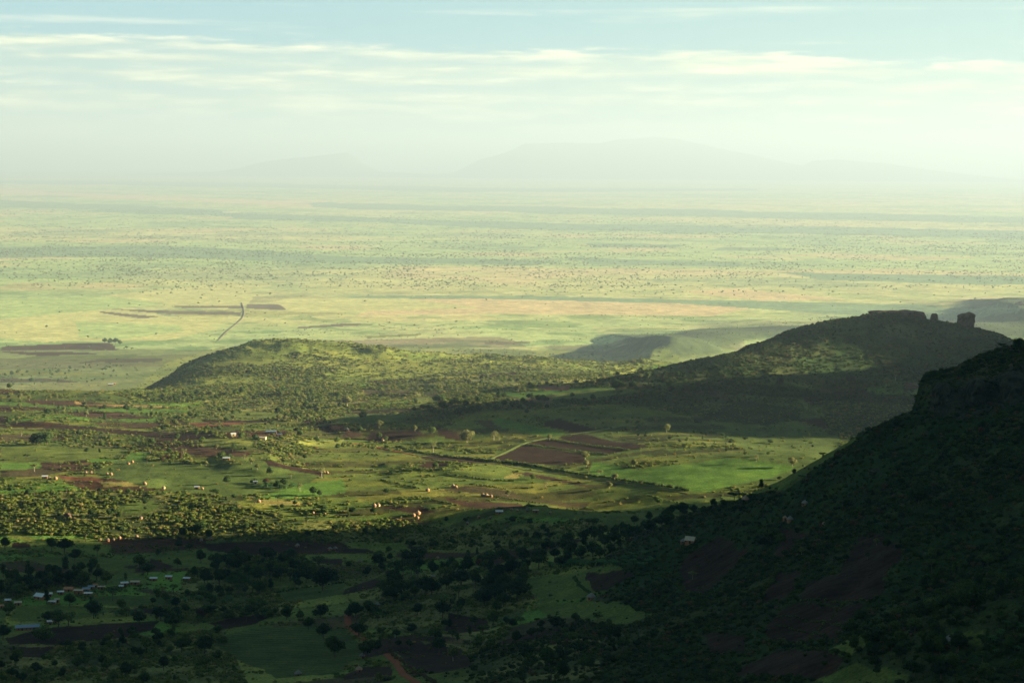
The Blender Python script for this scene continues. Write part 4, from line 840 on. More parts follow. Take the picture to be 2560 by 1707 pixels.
wood([(850, 960), (1500, 940), (1680, 945), (1500, 965), (1000, 990)], 90, 5, 8, 14, ['rg', 'rg', 'rd', 'rp'])
wood([(0, 985), (900, 1000), (860, 1060), (0, 1040)], 90, 4, 8, 15, ['rg', 'rd', 'rg', 'rp'])
wood([(0, 1060), (900, 1060), (1000, 1180), (0, 1170)], 70, 4, 8, 16, ['rg', 'rd', 'rp', 'sp', 'ug'])
wood([(0, 1230), (500, 1230), (1000, 1290), (1000, 1345), (0, 1340)], 80, 4, 8, 17, ['rg', 'rd', 'rd'])
wood([(950, 1340), (1400, 1320), (1350, 1360), (1000, 1375)], 40, 4, 7, 18, ['rd', 'rg'])
wood([(0, 930), (300, 900), (380, 930), (300, 960), (0, 965)], 60, 5, 9, 19, ['rg'])
wood([(1760, 1080), (2200, 1000), (2150, 1060), (1900, 1150), (1500, 1070)], 60, 3, 6, 20, ['rg', 'rd', 'rg'])
wood([(1800, 1300), (2300, 1050), (2560, 1050), (2560, 1350), (2200, 1450), (1900, 1400)], 90, 2.5, 5.5, 21, ['rd', 'rg', 'rd', 'rb'])
TREELIST.sort(key=lambda a: -a[7])
def in_view(a): return -20 < a[5] < W0 + 20 and -20 < a[6] - a[7] and a[6] - a[7] < H0
TREELIST = [a for a in TREELIST if in_view(a)]
print('trees', len(TREELIST))
items = []; rest = {}
cnt = {}
for i, (x, y, z, hm, code, px, py, hp) in enumerate(TREELIST):
    k, kw = KN[code[0]]; tone, tw = TN[code[1]]; v = rnd.randrange(3)
    cnt[NM[code[0]]] = cnt.get(NM[code[0]], 0) + 1
    if cnt[NM[code[0]]] > 290:
        rest.setdefault((k, tone), []).append((x, y, z, hm)); continue
    root = bpy.data.objects.new(NM[code[0]], None); col.objects.link(root)
    root.location = (x, y, z - .15); root.rotation_euler = (0, 0, rnd.uniform(0, 6.28)); wd = rnd.uniform(.75, 1.35); root.scale = (hm * wd, hm * wd, hm)
    root.empty_display_size = .1
    cr, tk = TREES[k, v, tone]
    for nm, me in (('crown', cr), ('trunk', tk)):
        c = bpy.data.objects.new(nm, me); col.objects.link(c); c.parent = root
    root['category'] = 'tree'; root['group'] = {'r': 'round-crowned trees across the valley', 'd': 'dense low trees across the valley', 'u': 'flat-topped trees', 't': 'tall narrow trees', 's': 'thin open trees on the fields'}[code[0]]
    items.append((root, kw + ' ' + tw + ' tree ', px, py))
label_all([(o, l.strip(), a, b) for o, l, a, b in items])
# ------------------------------------------------------------------ shrubs: the 300 that show largest one by one, the rest as cover
app = SS / np.hypot(SX, SY) * FPX * 1.6
# keep shrubs off the buildings and the road: done through density; pick the largest that stand in view
inv = (spx > 10) & (spx < W0 - 10) & (spy > 0) & (spy < H0)
# a shrub counts as in view when nothing higher stands between it and the eye
def visible(x, y, z):
    vis = np.ones(len(x), bool)
    for f in np.linspace(.35, .985, 40):
        vis &= H(x * f, y * f, False) < EYE + (z + 1.0 - EYE) * f + 2.0
    return vis
cand = np.where(inv)[0]; cand = cand[np.argsort(-app[cand])][:700]; cand = cand[visible(SX[cand], SY[cand], SZ[cand])][:300]
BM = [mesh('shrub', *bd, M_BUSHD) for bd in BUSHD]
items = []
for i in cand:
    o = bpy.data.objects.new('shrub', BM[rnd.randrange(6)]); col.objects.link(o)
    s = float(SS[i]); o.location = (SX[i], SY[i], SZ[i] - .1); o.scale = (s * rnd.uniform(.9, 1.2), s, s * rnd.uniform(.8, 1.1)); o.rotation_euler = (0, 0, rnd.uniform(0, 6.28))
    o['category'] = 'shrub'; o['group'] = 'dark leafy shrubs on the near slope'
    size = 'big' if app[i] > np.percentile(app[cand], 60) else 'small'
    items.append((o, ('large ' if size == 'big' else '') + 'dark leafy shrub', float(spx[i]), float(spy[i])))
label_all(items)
keep = np.ones(len(SX), bool); keep[cand] = False
def cover_scatter(name, label, mask, m):
    P = np.stack([SX[mask], SY[mask], SZ[mask] - .1], 1); s = SS[mask]; n = len(s)
    sc = np.stack([s * (1 + .3 * RS.rand(n)), s * (1 + .3 * RS.rand(n)), s * (.75 + .35 * RS.rand(n))], 1)
    scatter(name, label, 'bushes', P, sc, RS.rand(n) * 6.28, [mesh('bush_shape', *bd, m) for bd in BUSHD])
far3 = SY > 3120
cover_scatter('bush_cover', 'green and yellowish bushes scattered over the terrace, banks and low hills', keep & ~ST & ~far3, M_BUSH)
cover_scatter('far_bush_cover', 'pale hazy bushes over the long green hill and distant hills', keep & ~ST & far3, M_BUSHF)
ST = ST | far3 & False
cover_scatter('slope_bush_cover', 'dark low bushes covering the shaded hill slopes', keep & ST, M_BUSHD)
for (k, tone), L in rest.items():
    a = np.array(L); n = len(L)
    pr = []
    for v in range(3):
        cr, tk = TREES[k, v, tone]
        # crown and trunk joined into one small far tree
        va = np.empty(len(cr.vertices) * 3, np.float32); cr.vertices.foreach_get('co', va); vb = np.empty(len(tk.vertices) * 3, np.float32); tk.vertices.foreach_get('co', vb)
        nv = len(cr.vertices); Fs = [tuple(p.vertices) for p in cr.polygons] + [tuple(q + nv for q in p.vertices) for p in tk.polygons]
        me = mesh('tree_shape', np.concatenate([va.reshape(-1, 3), vb.reshape(-1, 3)]), Fs, cr.materials[0]); me.materials.append(tk.materials[0])
        mi = np.zeros(len(Fs), np.int32); mi[len(cr.polygons):] = 1; me.polygons.foreach_set('material_index', mi); pr.append(me)
    scatter('tree_cover', 'smaller ' + {'dark': 'dark green', 'green': 'mid green', 'pale': 'pale', 'bronze': 'brownish'}[tone] + ' trees scattered over the far terrace and hill slopes', 'trees', a[:, :3], np.stack([a[:, 3]] * 3, 1) * np.array([1.0, 1.0, 1.0]), RS.rand(n) * 6.28, pr)
# ------------------------------------------------------------------ dotted trees of the plain
x, y = rand_pts(170000, 4400, 19000, .27)
z = H(x, y)
dd = .008 + .42 * sstep(6800, 8600, y) * (1 - .75 * sstep(12500, 15500, y)) * (.25 + .75 * sstep(.36, .62, fbm(x, y, 1300, 4, 201))) * (.2 + 1.6 * sstep(.45, .62, fbm(x, y, 260, 3, 203))) + .05 * sstep(.62, .72, fbm(x, y, 260, 4, 67)) * (y < 7000)
dd += .35 * np.exp(-((y - (7900 + .10 * x)) / 90) ** 2) * (x > -1500)
dd += .20 * ((y > 7600) & (y < 10500) & (x < -1000)) * sstep(.4, .55, fbm(x, y, 700, 3, 202))
dd *= (z < -100); k = (RS.rand(x.size) < dd); x, y, z = x[k], y[k], z[k]; n = len(x); print('plain trees', n)
s = 2.8 + 4.6 * RS.rand(n) ** 2
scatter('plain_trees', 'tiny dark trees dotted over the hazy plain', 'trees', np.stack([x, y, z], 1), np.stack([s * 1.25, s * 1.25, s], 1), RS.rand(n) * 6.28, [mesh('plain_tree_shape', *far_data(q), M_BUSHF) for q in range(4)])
# ------------------------------------------------------------------ buildings
M_THATCH = plain_mat('thatch', (.30, .20, .13), .95, .05, .3, 2.5)
M_THATCHG = plain_mat('grey_thatch', (.20, .18, .16), .95, .05, .3, 2.5)
M_MUD = plain_mat('mud_wall', (.34, .15, .08), .95, .05, .25, 1.5)
M_MUDP = plain_mat('pale_plaster', (.50, .38, .25), .95, .05, .2, 1.5)
M_METAL = plain_mat('metal_roof_sheet', (.62, .64, .64), .42, .5, .12, .9, .35)
M_BLUEM = plain_mat('blue_grey_roof_sheet', (.22, .30, .38), .45, .5, .12, .9, .3)
M_RUST = plain_mat('rusty_roof_sheet', (.42, .20, .10), .7, .3, .35, .7)
M_TANM = plain_mat('tan_roof_sheet', (.48, .38, .27), .7, .3, .25, .7)
M_DOOR = plain_mat('dark_door', (.035, .028, .022), .8, .2, .2, 2)
M_WOOD = plain_mat('roof_timber', (.16, .11, .07), .9, .1, .3, 2)
BUILD = []
def child(nm, V, F, m, root, smooth=False):
    o = bpy.data.objects.new(nm, mesh(nm, V, F, m, smooth)); col.objects.link(o); o.parent = root; return o
def rootobj(nm, p, rz, label_look, cat, group, px, py, s=1.0):
    o = bpy.data.objects.new(nm, None); col.objects.link(o); o.location = (p[0], p[1], p[2]); o.rotation_euler = (0, 0, rz); o['category'] = cat; o['group'] = group
    BUILD.append((o, label_look, px, py)); return o
def boxv(V, F, x0, x1, y0, y1, z0, z1):
    q = len(V); V += [(x0, y0, z0), (x1, y0, z0), (x1, y1, z0), (x0, y1, z0), (x0, y0, z1), (x1, y0, z1), (x1, y1, z1), (x0, y1, z1)]
    F += [(q, q + 3, q + 2, q + 1), (q + 4, q + 5, q + 6, q + 7), (q, q + 1, q + 5, q + 4), (q + 1, q + 2, q + 6, q + 5), (q + 2, q + 3, q + 7, q + 6), (q + 3, q, q + 4, q + 7)]
def hut(px, py, wpx, look, roof=M_THATCH, wall=M_MUD):
    """round hut: mud wall, door, conical thatched roof with a tied peak"""
    p = hit(px, py)[0]; d = max(3.0, wpx * p[1] / FPX); R_ = d / 2; hw = 1.1 + .10 * d; hr = .36 * d
    o = rootobj('round_hut', p, rnd.uniform(0, 6.28) * 0 + math.atan2(-p[0], p[1]) + rnd.uniform(-.8, .8), look, 'hut', 'round thatched huts', px, py)
    V = []; F = []; n = 18; r = R_ * .82
    for z, k in ((-1.2, 1), (hw * .5, 1.0), (hw, .98)):
        for j in range(n): a = 6.2832 * j / n; V.append((math.cos(a) * r * k, math.sin(a) * r * k, z))
    for i in range(2):
        for j in range(n): F.append((i * n + j, i * n + (j + 1) % n, (i + 1) * n + (j + 1) % n, (i + 1) * n + j))
    child('wall', V, F, wall, o, True)
    V = []; F = []; prof = ((R_, hw - .38, 0), (R_ * 1.02, hw - .22, 0), (R_ * .72, hw + hr * .34, 1), (R_ * .40, hw + hr * .70, 1), (R_ * .12, hw + hr * .97, 0), (R_ * .05, hw + hr * 1.12, 0), (.01, hw + hr * 1.14, 0))
    rg = random.Random(int(px * 7 + py))
    for rad, z, jit in prof:
        for j in range(n): a = 6.2832 * j / n; k = 1 + rg.uniform(-.03, .03) * (1 if rad > .3 else 0); V.append((math.cos(a) * rad * k, math.sin(a) * rad * k, z + jit * rg.uniform(-.05, .05)))
    for i in range(len(prof) - 1):
        for j in range(n): F.append((i * n + j, i * n + (j + 1) % n, (i + 1) * n + (j + 1) % n, (i + 1) * n + j))
    child('roof', V, F, roof, o)
    V = []; F = []; boxv(V, F, -.42, .42, -r * 1.03 - .04, -r * .93, -.1, hw * .86); child('door', V, F, M_DOOR, o)
    return o
def house(px, py, wpx, look, roof=M_METAL, wall=M_MUD, rz=None, depth=.62, gable=.28, doors=1, wins=2, wallh=2.4, nm='farmhouse', grp='metal-roofed rural houses', cat='house'):
    """gabled house, ridge along its length: walls with gables, sheet roof with ribs, door, windows"""
    p = hit(px, py)[0]; L = max(3.2, wpx * p[1] / FPX); Wd = max(2.6, L * depth); hw = wallh; hr = Wd * gable
    face = math.atan2(-p[0], p[1]) * 0
    o = rootobj(nm, p, (rnd.uniform(-.4, .4) if rz is None else rz), look, cat, grp, px, py)
    l, w_ = L / 2, Wd / 2; V = []; F = []
    V += [(-l, -w_, -1.5), (l, -w_, -1.5), (l, w_, -1.5), (-l, w_, -1.5), (-l, -w_, hw), (l, -w_, hw), (l, w_, hw), (-l, w_, hw), (-l, 0, hw + hr), (l, 0, hw + hr)]
    F += [(0, 1, 5, 4), (2, 3, 7, 6), (1, 2, 6, 9, 5), (3, 0, 4, 8, 7)]
    child('wall', V, F, wall, o)
    V = []; F = []; ov = .45; e = ov * hr / w_; th = .09
    n = max(8, int(L / .8))
    for sgn in (-1, 1):
        for k in range(n + 1):
            x = -l - ov + (L + 2 * ov) * k / n; rb = .035 if k % 2 else 0
            for yy, zz in ((sgn * (w_ + ov), hw - e + .04), (sgn * .0, hw + hr + .05)): V += [(x, yy, zz + rb), (x, yy, zz + rb + th)]
        q = len(V) - 4 * (n + 1)
        for k in range(n):
            a = q + 4 * k; F += [(a, a + 4, a + 6, a + 2), (a + 1, a + 3, a + 7, a + 5), (a, a + 1, a + 5, a + 4)]
        a = q; F.append((a, a + 2, a + 3, a + 1)); a = q + 4 * n; F.append((a, a + 1, a + 3, a + 2))
    rf = child('roof', V, F, roof, o)
    V = []; F = []; boxv(V, F, -l - ov, l + ov, -.14, .14, hw + hr + .10, hw + hr + .24); child('ridge_cap', V, F, roof, rf)
    for k in range(doors):
        x = (k + .5) / doors * L - l + .3; V = []; F = []; boxv(V, F, x - .45, x + .45, -w_ - .05, -w_ + .05, 0, 2.0); child('door', V, F, M_DOOR, o)
    for k in range(wins):
        x = (k + .5) / wins * L - l - L * .13; V = []; F = []; boxv(V, F, x - .4, x + .4, -w_ - .04, -w_ + .04, 1.0, 1.8); child('window', V, F, M_DOOR, o)
    return o
# huts on the sunlit terrace
hut(936, 1266, 13, 'left hut of the pinkish thatched pair'); hut(946, 1265, 11, 'right hut of the pinkish thatched pair', wall=M_MUDP)
hut(1034, 1290, 11, 'low left hut of the thatched trio'); hut(1045, 1285, 15, 'tallest hut of the thatched trio'); hut(1044, 1296, 9, 'smallest lower hut of the thatched trio')
hut(1069, 1227, 12, 'single tan thatched hut on grass'); hut(1133, 1218, 13, 'broad tan thatched hut'); hut(1140, 1219, 9, 'small tan thatched hut beside its twin')
hut(1207, 1240, 12, 'left one of three thatched huts in a row'); hut(1216, 1241, 13, 'middle one of three thatched huts in a row'); hut(1228, 1242, 8, 'small right one of three thatched huts in a row')
hut(1279, 1276, 9, 'tall small brownish hut right of the farmhouse'); hut(1293, 1278, 7, 'tiny brownish hut right of its taller twin'); hut(1319, 1277, 12, 'shaded hut under the flat-topped tree', M_THATCHG)
hut(1197, 1294, 5, 'tiny pale hut left of the white-roofed farmhouse'); hut(1225, 1297, 5, 'tiny grey hut below the farmhouse', M_THATCHG); hut(1376, 1284, 5, 'tiny lone pale hut on open grass'); hut(1287, 1301, 6, 'small pale round hut')
hut(1169, 1310, 9, 'dim thatched hut on the bushy bank', M_THATCHG); hut(1094, 1397, 10, 'tan hut in the shaded valley'); hut(1052, 1376, 6, 'tiny tan hut beside brown field')
hut(215, 1184, 10, 'left one of two tan huts behind the red yard'); hut(228, 1184, 11, 'right one of two tan huts behind the red yard'); hut(124, 1198, 10, 'orange hut beside a white roof'); hut(139, 1198, 11, 'orange hut beside the red yard')
hut(321, 1160, 9, 'small orange hut by the knoll'); hut(331, 1156, 8, 'smaller tan hut by the knoll'); hut(362, 1211, 11, 'bright orange lone hut', wall=M_MUD); hut(409, 1221, 10, 'orange and white hut', wall=M_MUDP); hut(506, 1223, 7, 'red-walled hut near a white shed')
hut(647, 1255, 11, 'orange-brown hut at the grove edge'); hut(576, 1279, 8, 'dull hut in dense bushes'); hut(352, 1296, 12, 'dim low hut on the bushy bank', M_THATCHG); hut(278, 1187, 9, 'pale hut below a small tree'); hut(268, 1186, 7, 'tiny tan hut below a small tree')
hut(810, 1182, 8, 'left tan hut at the end of the strip'); hut(818, 1183, 8, 'right tan hut at the end of the strip'); hut(957, 1101, 9, 'small hut beside the dark plots', wall=M_MUDP); hut(868, 1076, 14, 'brown hut at the red track', M_THATCHG); hut(783, 1284, 7, 'small tan hut on the dark bank'); hut(812, 1283, 7, 'second tan hut on the dark bank')
# huts in the shaded valley
hut(250, 1352, 10, 'leftmost grey-brown hut below the bank'); hut(269, 1352, 12, 'broad grey-brown hut below the bank'); hut(284, 1351, 8, 'pale little hut below the bank', wall=M_MUDP); hut(299, 1346, 9, 'brown hut high below the bank'); hut(342, 1343, 9, 'pinkish hut by the ploughed strip')
hut(503, 1352, 10, 'hut under the big dark tree', M_THATCHG); hut(525, 1349, 11, 'hut beside the small dark tree', M_THATCHG); hut(744, 1366, 13, 'hut at the dark field end', M_THATCHG); hut(825, 1374, 12, 'left one of the paired valley huts', M_THATCHG); hut(838, 1373, 12, 'right one of the paired valley huts', M_THATCHG)
hut(900, 1406, 11, 'brownish hut among low trees', M_THATCHG); hut(1083, 1444, 12, 'hut hidden between big trees', M_THATCHG); hut(942, 1514, 16, 'hut with pointed roof above the road', M_THATCHG); hut(905, 1642, 15, 'small dark hut left of the road', M_THATCHG); hut(897, 1676, 20, 'low broad hut near the bottom edge', M_THATCH)
hut(1478, 1496, 25, 'lone large grey thatched hut on the slope', M_THATCHG); hut(1975, 1302, 19, 'grey pointed hut, right of a pair on the slope', M_THATCHG); hut(1962, 1298, 12, 'brown hut, left of a pair on the slope', M_THATCH); hut(2060, 1312, 10, 'tiny pale hut alone on the slope', wall=M_MUDP); hut(1866, 1252, 26, 'thatched hut on the ridge line', M_THATCH)
hut(2012, 1262, 18, 'dim thatched hut above the slope pair', M_THATCHG); hut(2371, 1606, 30, 'big thatched hut in the shaded trees', M_THATCHG); hut(2391, 1608, 18, 'smaller thatched hut in the shaded trees', M_THATCHG); hut(1708, 1356, 16, 'small dark hut beside the tan-roofed one', M_THATCHG)
hut(745, 1687, 20, 'grey hut by the curved field', M_THATCHG)
# houses
house(1248, 1284, 17, 'small farmhouse with bright white metal roof', depth=.6, rz=.1); house(1339, 1281, 13, 'brown mud house with flat dull roof', M_TANM, rz=.1, gable=.12)
house(112, 1196, 13, 'white-roofed house by the red yard', rz=.15); house(492, 1222, 11, 'low shed with white roof', rz=.05, wins=1); house(566, 1150, 17, 'metal-roofed house at the pasture edge', rz=.05); house(638, 1209, 9, 'small white house in the banana grove', wall=M_MUDP, rz=.2, wins=1)
house(583, 1089, 12, 'small white building left of the wooded rise', wall=M_MUDP, rz=.4, wins=1); house(653, 1098, 24, 'cream flat-walled house with pale roof', M_TANM, M_MUDP, rz=-.1, gable=.14); house(678, 1083, 26, 'long blue-roofed house on the wooded rise', M_BLUEM, rz=.08, depth=.4, doors=2, wins=4); house(698, 1091, 13, 'small blue-roofed shed on the wooded rise', M_BLUEM, rz=.5, wins=1)
house(102, 1496, 27, 'big pale grey roofed village house', M_METAL, rz=-.5, depth=.8, wallh=2.6); house(45, 1512, 17, 'small pale roofed village house at the left', M_TANM, rz=.2); house(20, 1506, 14, 'dim metal shed in trees at the left', M_METAL, rz=.2, wins=1); house(3, 1520, 14, 'dark thatch-coloured house cut by the left edge', M_RUST, rz=.1)
house(131, 1508, 18, 'low metal roof in front of the village', M_METAL, rz=-.1, gable=.18, wallh=1.9); house(152, 1485, 15, 'white metal roof behind trees', M_METAL, rz=.15, gable=.18); house(172, 1477, 22, 'long rusty orange roofed house', M_RUST, rz=-.05, wallh=2.2); house(197, 1484, 21, 'tan-roofed mud house with tall wall', M_TANM, rz=-.05, gable=.14, wallh=3.2); house(216, 1478, 18, 'blue-grey roofed house in the row', M_BLUEM, rz=.02); house(229, 1472, 15, 'grey roofed house behind the row', M_BLUEM, rz=.05, gable=.2)
house(221, 1487, 19, 'white metal roof in front of the row', M_METAL, rz=.05, wallh=1.9, gable=.16); house(254, 1472, 17, 'orange mud house at the row end', M_TANM, rz=.1, gable=.12); house(142, 1505, 11, 'orange mud walled shed', M_TANM, rz=.4, wins=1); house(125, 1490, 10, 'little metal shed between houses', M_METAL, rz=.3, wins=1); house(238, 1468, 10, 'rusty shed behind the village row', M_RUST, rz=.3, wins=1)
house(311, 1463, 17, 'metal roofed house with a ragged front', M_METAL, rz=.3, gable=.2); house(338, 1460, 22, 'wide tan metal roofed house', M_TANM, rz=.06, gable=.16); house(384, 1451, 17, 'left one of three white roofs', rz=.1, gable=.2); house(422, 1447, 16, 'middle one of three white roofs', rz=0, gable=.2); house(467, 1451, 16, 'right one of three white roofs', rz=-.1, gable=.2); house(303, 1471, 7, 'tiny metal shed below the ragged house', rz=.2, wins=1)
house(69, 1574, 58, 'long barn with blue-grey metal roof', M_BLUEM, rz=.25, depth=.30, doors=2, wins=6, wallh=2.6, nm='school_barn', grp='long barn', cat='barn'); house(124, 1561, 11, 'little orange shed with white roof', M_METAL, M_MUD, rz=.3, wins=0, wallh=2.8); house(138, 1558, 10, 'little orange shed, right of its twin', M_TANM, M_MUD, rz=.2, wins=0, wallh=2.6)
house(1726, 1357, 25, 'tan-roofed house on the dark slope', M_TANM, M_MUD, rz=-.5, gable=.5); house(277, 963, 12, 'tiny pale building beyond the terrace', M_METAL, rz=.1); house(285, 961, 8, 'tiny tan building beyond the terrace', M_TANM, rz=.1)
label_all_b = [(o, look, px, py) for o, look, px, py in BUILD]
seen_l = {}
for o, look, px, py in label_all_b:
    if look in seen_l: look = look + ' ' + place_words(px, py)
    seen_l[look] = 1; o['label'] = look
# ------------------------------------------------------------------ rocks
M_ROCK = plain_mat('red_brown_rock', (.11, .072, .052), .95, .1, .6, .16)
M_ROCKG = plain_mat('grey_rock', (.060, .060, .040), .95, .1, .75, .35)
def rock(nm, cx, cy, zb, w_, dpt, hh, seed, m, lumps=1.0, top=.15, nseg=40, nring=18, taper=.12):
    """blocky rock: rough column with ledges, vertical cracks and a rounded top"""
    V = []; F = []
    for i in range(nring + 1):
        t = i / nring; k = (1 - taper * t) * (1 - (max(0, t - (1 - top)) / top) ** 2.2 * .55) * (1.0 + .06 * math.sin(t * 17 + seed))
        for j in range(nseg):
            a = 6.2832 * j / nseg; c, s = math.cos(a), math.sin(a)
            sq = 1 / max(abs(c), abs(s)) ** .55
            nx = float(vnoise(np.array([c * 2.2 + seed * 3.1 + 10]), np.array([s * 2.2 + t * 2.6 + 20]), seed)[0]) - .5
            n2_ = float(vnoise(np.array([c * 7 + seed + 30]), np.array([s * 7 + t * 9 + 40]), seed + 1)[0]) - .5
            kk = k * sq * (1 + lumps * (.30 * nx + .20 * n2_)) + (w_ * 0)
            zz = hh * t + lumps * hh * .10 * nx * t
            V.append((c * w_ / 2 * kk, s * dpt / 2 * kk, zz))
    for i in range(nring):
        for j in range(nseg): F.append((i * nseg + j, i * nseg + (j + 1) % nseg, (i + 1) * nseg + (j + 1) % nseg, (i + 1) * nseg + j))
    q = len(V); V.append((0, 0, hh * (1.02))); b = nring * nseg
    for j in range(nseg): F.append((b + j, b + (j + 1) % nseg, q))
    o = bpy.data.objects.new(nm, mesh(nm, V, F, m)); col.objects.link(o); o.location = (cx, cy, zb); return o
def rock_at(px, pyb, D, wpx, hpx, *a, sink=6, dep=.8, **k):
    d = pdir(px, pyb)[:, 0]; w_ = wpx * D / FPX; hh = hpx * D / FPX
    return rock(a[0], d[0] * D, D, EYE + d[2] * D - sink, w_, w_ * dep, hh + sink, *a[1:], **k)
o = rock_at(2335, 806, 2890, 16, 22, 'rock_pinnacle', 3, M_ROCK, sink=9, taper=.02, top=.18, lumps=1.5, nring=26); tag(o, 'narrow square rock pinnacle standing on the hill crest', 'rock')
o = rock_at(2414, 816, 2890, 35, 33, 'rock_pinnacle', 5, M_ROCK, sink=10, taper=-.12, top=.22, lumps=1.7, nring=28, nseg=60); tag(o, 'large blocky rock pinnacle overhanging at the right of the crest', 'rock')
o = rock_at(2278, 806, 2900, 62, 29, 'rock_cliff', 8, M_ROCK, sink=12, dep=.5, taper=-.02, top=.06, lumps=1.3, nring=26, nseg=70); tag(o, 'flat-topped rock cliff ending the hill summit above the saddle', 'cliff')
o = rock_at(2218, 800, 2905, 84, 22, 'rock_cliff', 9, M_ROCK, sink=14, dep=.45, taper=.04, top=.08, lumps=1.4, nring=26, nseg=80); tag(o, 'long low rock band along the hill summit left of the cliff', 'cliff')
o = rock_at(2556, 780, 6250, 34, 24, 'rock_butte', 12, M_ROCK, sink=30, dep=1.2, taper=.03, top=.1); tag(o, 'square hazy butte on the far right hill', 'butte')
for px, py, D, wp, hp, sd, lb in ((2352, 1004, 1236, 46, 46, 21, 'dark mossy rock buttress at the left end of the near cliff'), (2440, 1000, 1226, 52, 52, 22, 'dark rock buttress in the middle of the near cliff'), (2530, 990, 1214, 56, 60, 23, 'dark rock buttress at the right edge of the near cliff')):
    o = rock_at(px, py, D, wp, hp, 'rock_cliff', sd, M_ROCKG, sink=6, dep=.9, taper=.10, top=.22, nseg=90, nring=44, lumps=1.5); tag(o, lb, 'cliff')
for px, py, wp, hp, sd, lb in ((2288, 1575, 30, 30, 31, 'rounded grey boulder on the shaded slope'), (1745, 1055, 22, 10, 32, 'pale low boulder below the spur'), (2444, 1480, 10, 18, 33, 'reddish narrow stone beside the big dark tree'), (169, 1293, 22, 12, 34, 'reddish rock face in the sunlit bushes'), (2130, 950, 26, 12, 35, 'grey rock face below the sunlit ledge'), (1745, 962, 14, 10, 36, 'small pale rock on the hill shoulder'), (2280, 968, 40, 12, 37, 'tan rock edge of the sunlit ledge'), (2190, 1180, 36, 10, 38, 'low dull rock outcrop on the dark hillside'), (1950, 957, 20, 14, 39, 'grey rock knob at the ledge end')):
    p = hit(px, py)[0]; o = rock('boulder', p[0], p[1], p[2] - 1, wp * p[1] / FPX, wp * p[1] / FPX * .7, hp * p[1] / FPX + 1, sd, M_ROCK if 'redd' in lb or 'tan' in lb else M_ROCKG, lumps=1.5, top=.5, nseg=20, nring=8, taper=.3); tag(o, lb, 'rock')
# ------------------------------------------------------------------ road, tracks, hedges
def smooth_path(pts, step, flat=None):
    if flat is None: p = hit([a for a, b in pts], [b for a, b in pts])[:, :2]
    else: q = pdir([a for a, b in pts], [b for a, b in pts]); p = np.stack([q[0], q[1]], 1) * ((flat - EYE) / q[2])[:, None]
    out_ = []
    n = len(p)
    for i in range(n - 1):
        p0, p1, p2, p3 = p[max(i - 1, 0)], p[i], p[i + 1], p[min(i + 2, n - 1)]; m = max(2, int(np.linalg.norm(p2 - p1) / step))
        for k in range(m):
            t_ = k / m; out_.append(.5 * (2 * p1 + (p2 - p0) * t_ + (2 * p0 - 5 * p1 + 4 * p2 - p3) * t_ ** 2 + (3 * p1 - p0 - 3 * p2 + p3) * t_ ** 3))
    out_.append(p[-1]); return np.array(out_)
def ribbon(nm, pts, width, m, lift, step=4, na=5, wob=.25, kind='structure', label=None, flat=None):
    c = smooth_path(pts, step, flat); d = np.gradient(c, axis=0); d /= np.linalg.norm(d, axis=1)[:, None]; nn_ = np.stack([-d[:, 1], d[:, 0]], 1)
    wv = width * (1 + wob * (fbm(c[:, 0], c[:, 1], 25, 3, 5) - .5) * 2)
    off = np.linspace(-.5, .5, na); P = c[:, None, :] + nn_[:, None, :] * (off[None, :, None] * wv[:, None, None])
    x = P[..., 0].ravel(); y = P[..., 1].ravel(); z = H(x, y)
    sag = np.tile(np.where(np.abs(off) > .45, -.35, 0), len(c))
    z = z + lift + sag; me = grid_mesh(nm, np.stack([x, y, z], 1), len(c), na); me.materials.append(m)
    o = bpy.data.objects.new(nm, me); col.objects.link(o); tag(o, label, kind=kind); return o
M_ROAD = plain_mat('red_dirt', (.22, .070, .036), .95, .05, .3, .15); M_TRACK = plain_mat('pale_track', (.16, .12, .06), .95, .05, .25, .15); M_GPATH = plain_mat('grassy_path', (.12, .15, .045), .95, .05, .25, .15)
M_PTRACK = plain_mat('plain_track', (.22, .18, .12), .95, .05, .25, .05)
ribbon('dirt_road', [(868, 1534), (872, 1562), (893, 1584), (915, 1602)], 4.6, M_ROAD, .45, 3)
ribbon('dirt_road', [(966, 1634), (990, 1655), (1005, 1680), (1030, 1698), (1070, 1712), (1100, 1725)], 4.6, M_ROAD, .45, 3)
ribbon('dirt_road', [(860, 1106), (905, 1112), (960, 1122), (1043, 1138)], 5, M_ROAD, .5, 5)
ribbon('farm_track', [(1222, 1150), (1262, 1130), (1310, 1108), (1364, 1096), (1430, 1085), (1500, 1075), (1573, 1060)], 6, M_GPATH, .4, 6)
ribbon('farm_track', [(1043, 1140), (1130, 1148), (1210, 1158), (1300, 1172), (1408, 1186), (1536, 1206), (1640, 1222), (1720, 1234)], 2.4, M_TRACK, .4, 6)
ribbon('plain_track', [(545, 850), (566, 828), (604, 796), (610, 776), (604, 756)], 4.5, M_PTRACK, 1.0, 20, wob=.1, flat=-149)
for pts in ([(971, 1417), (912, 1402), (880, 1400)],): pass
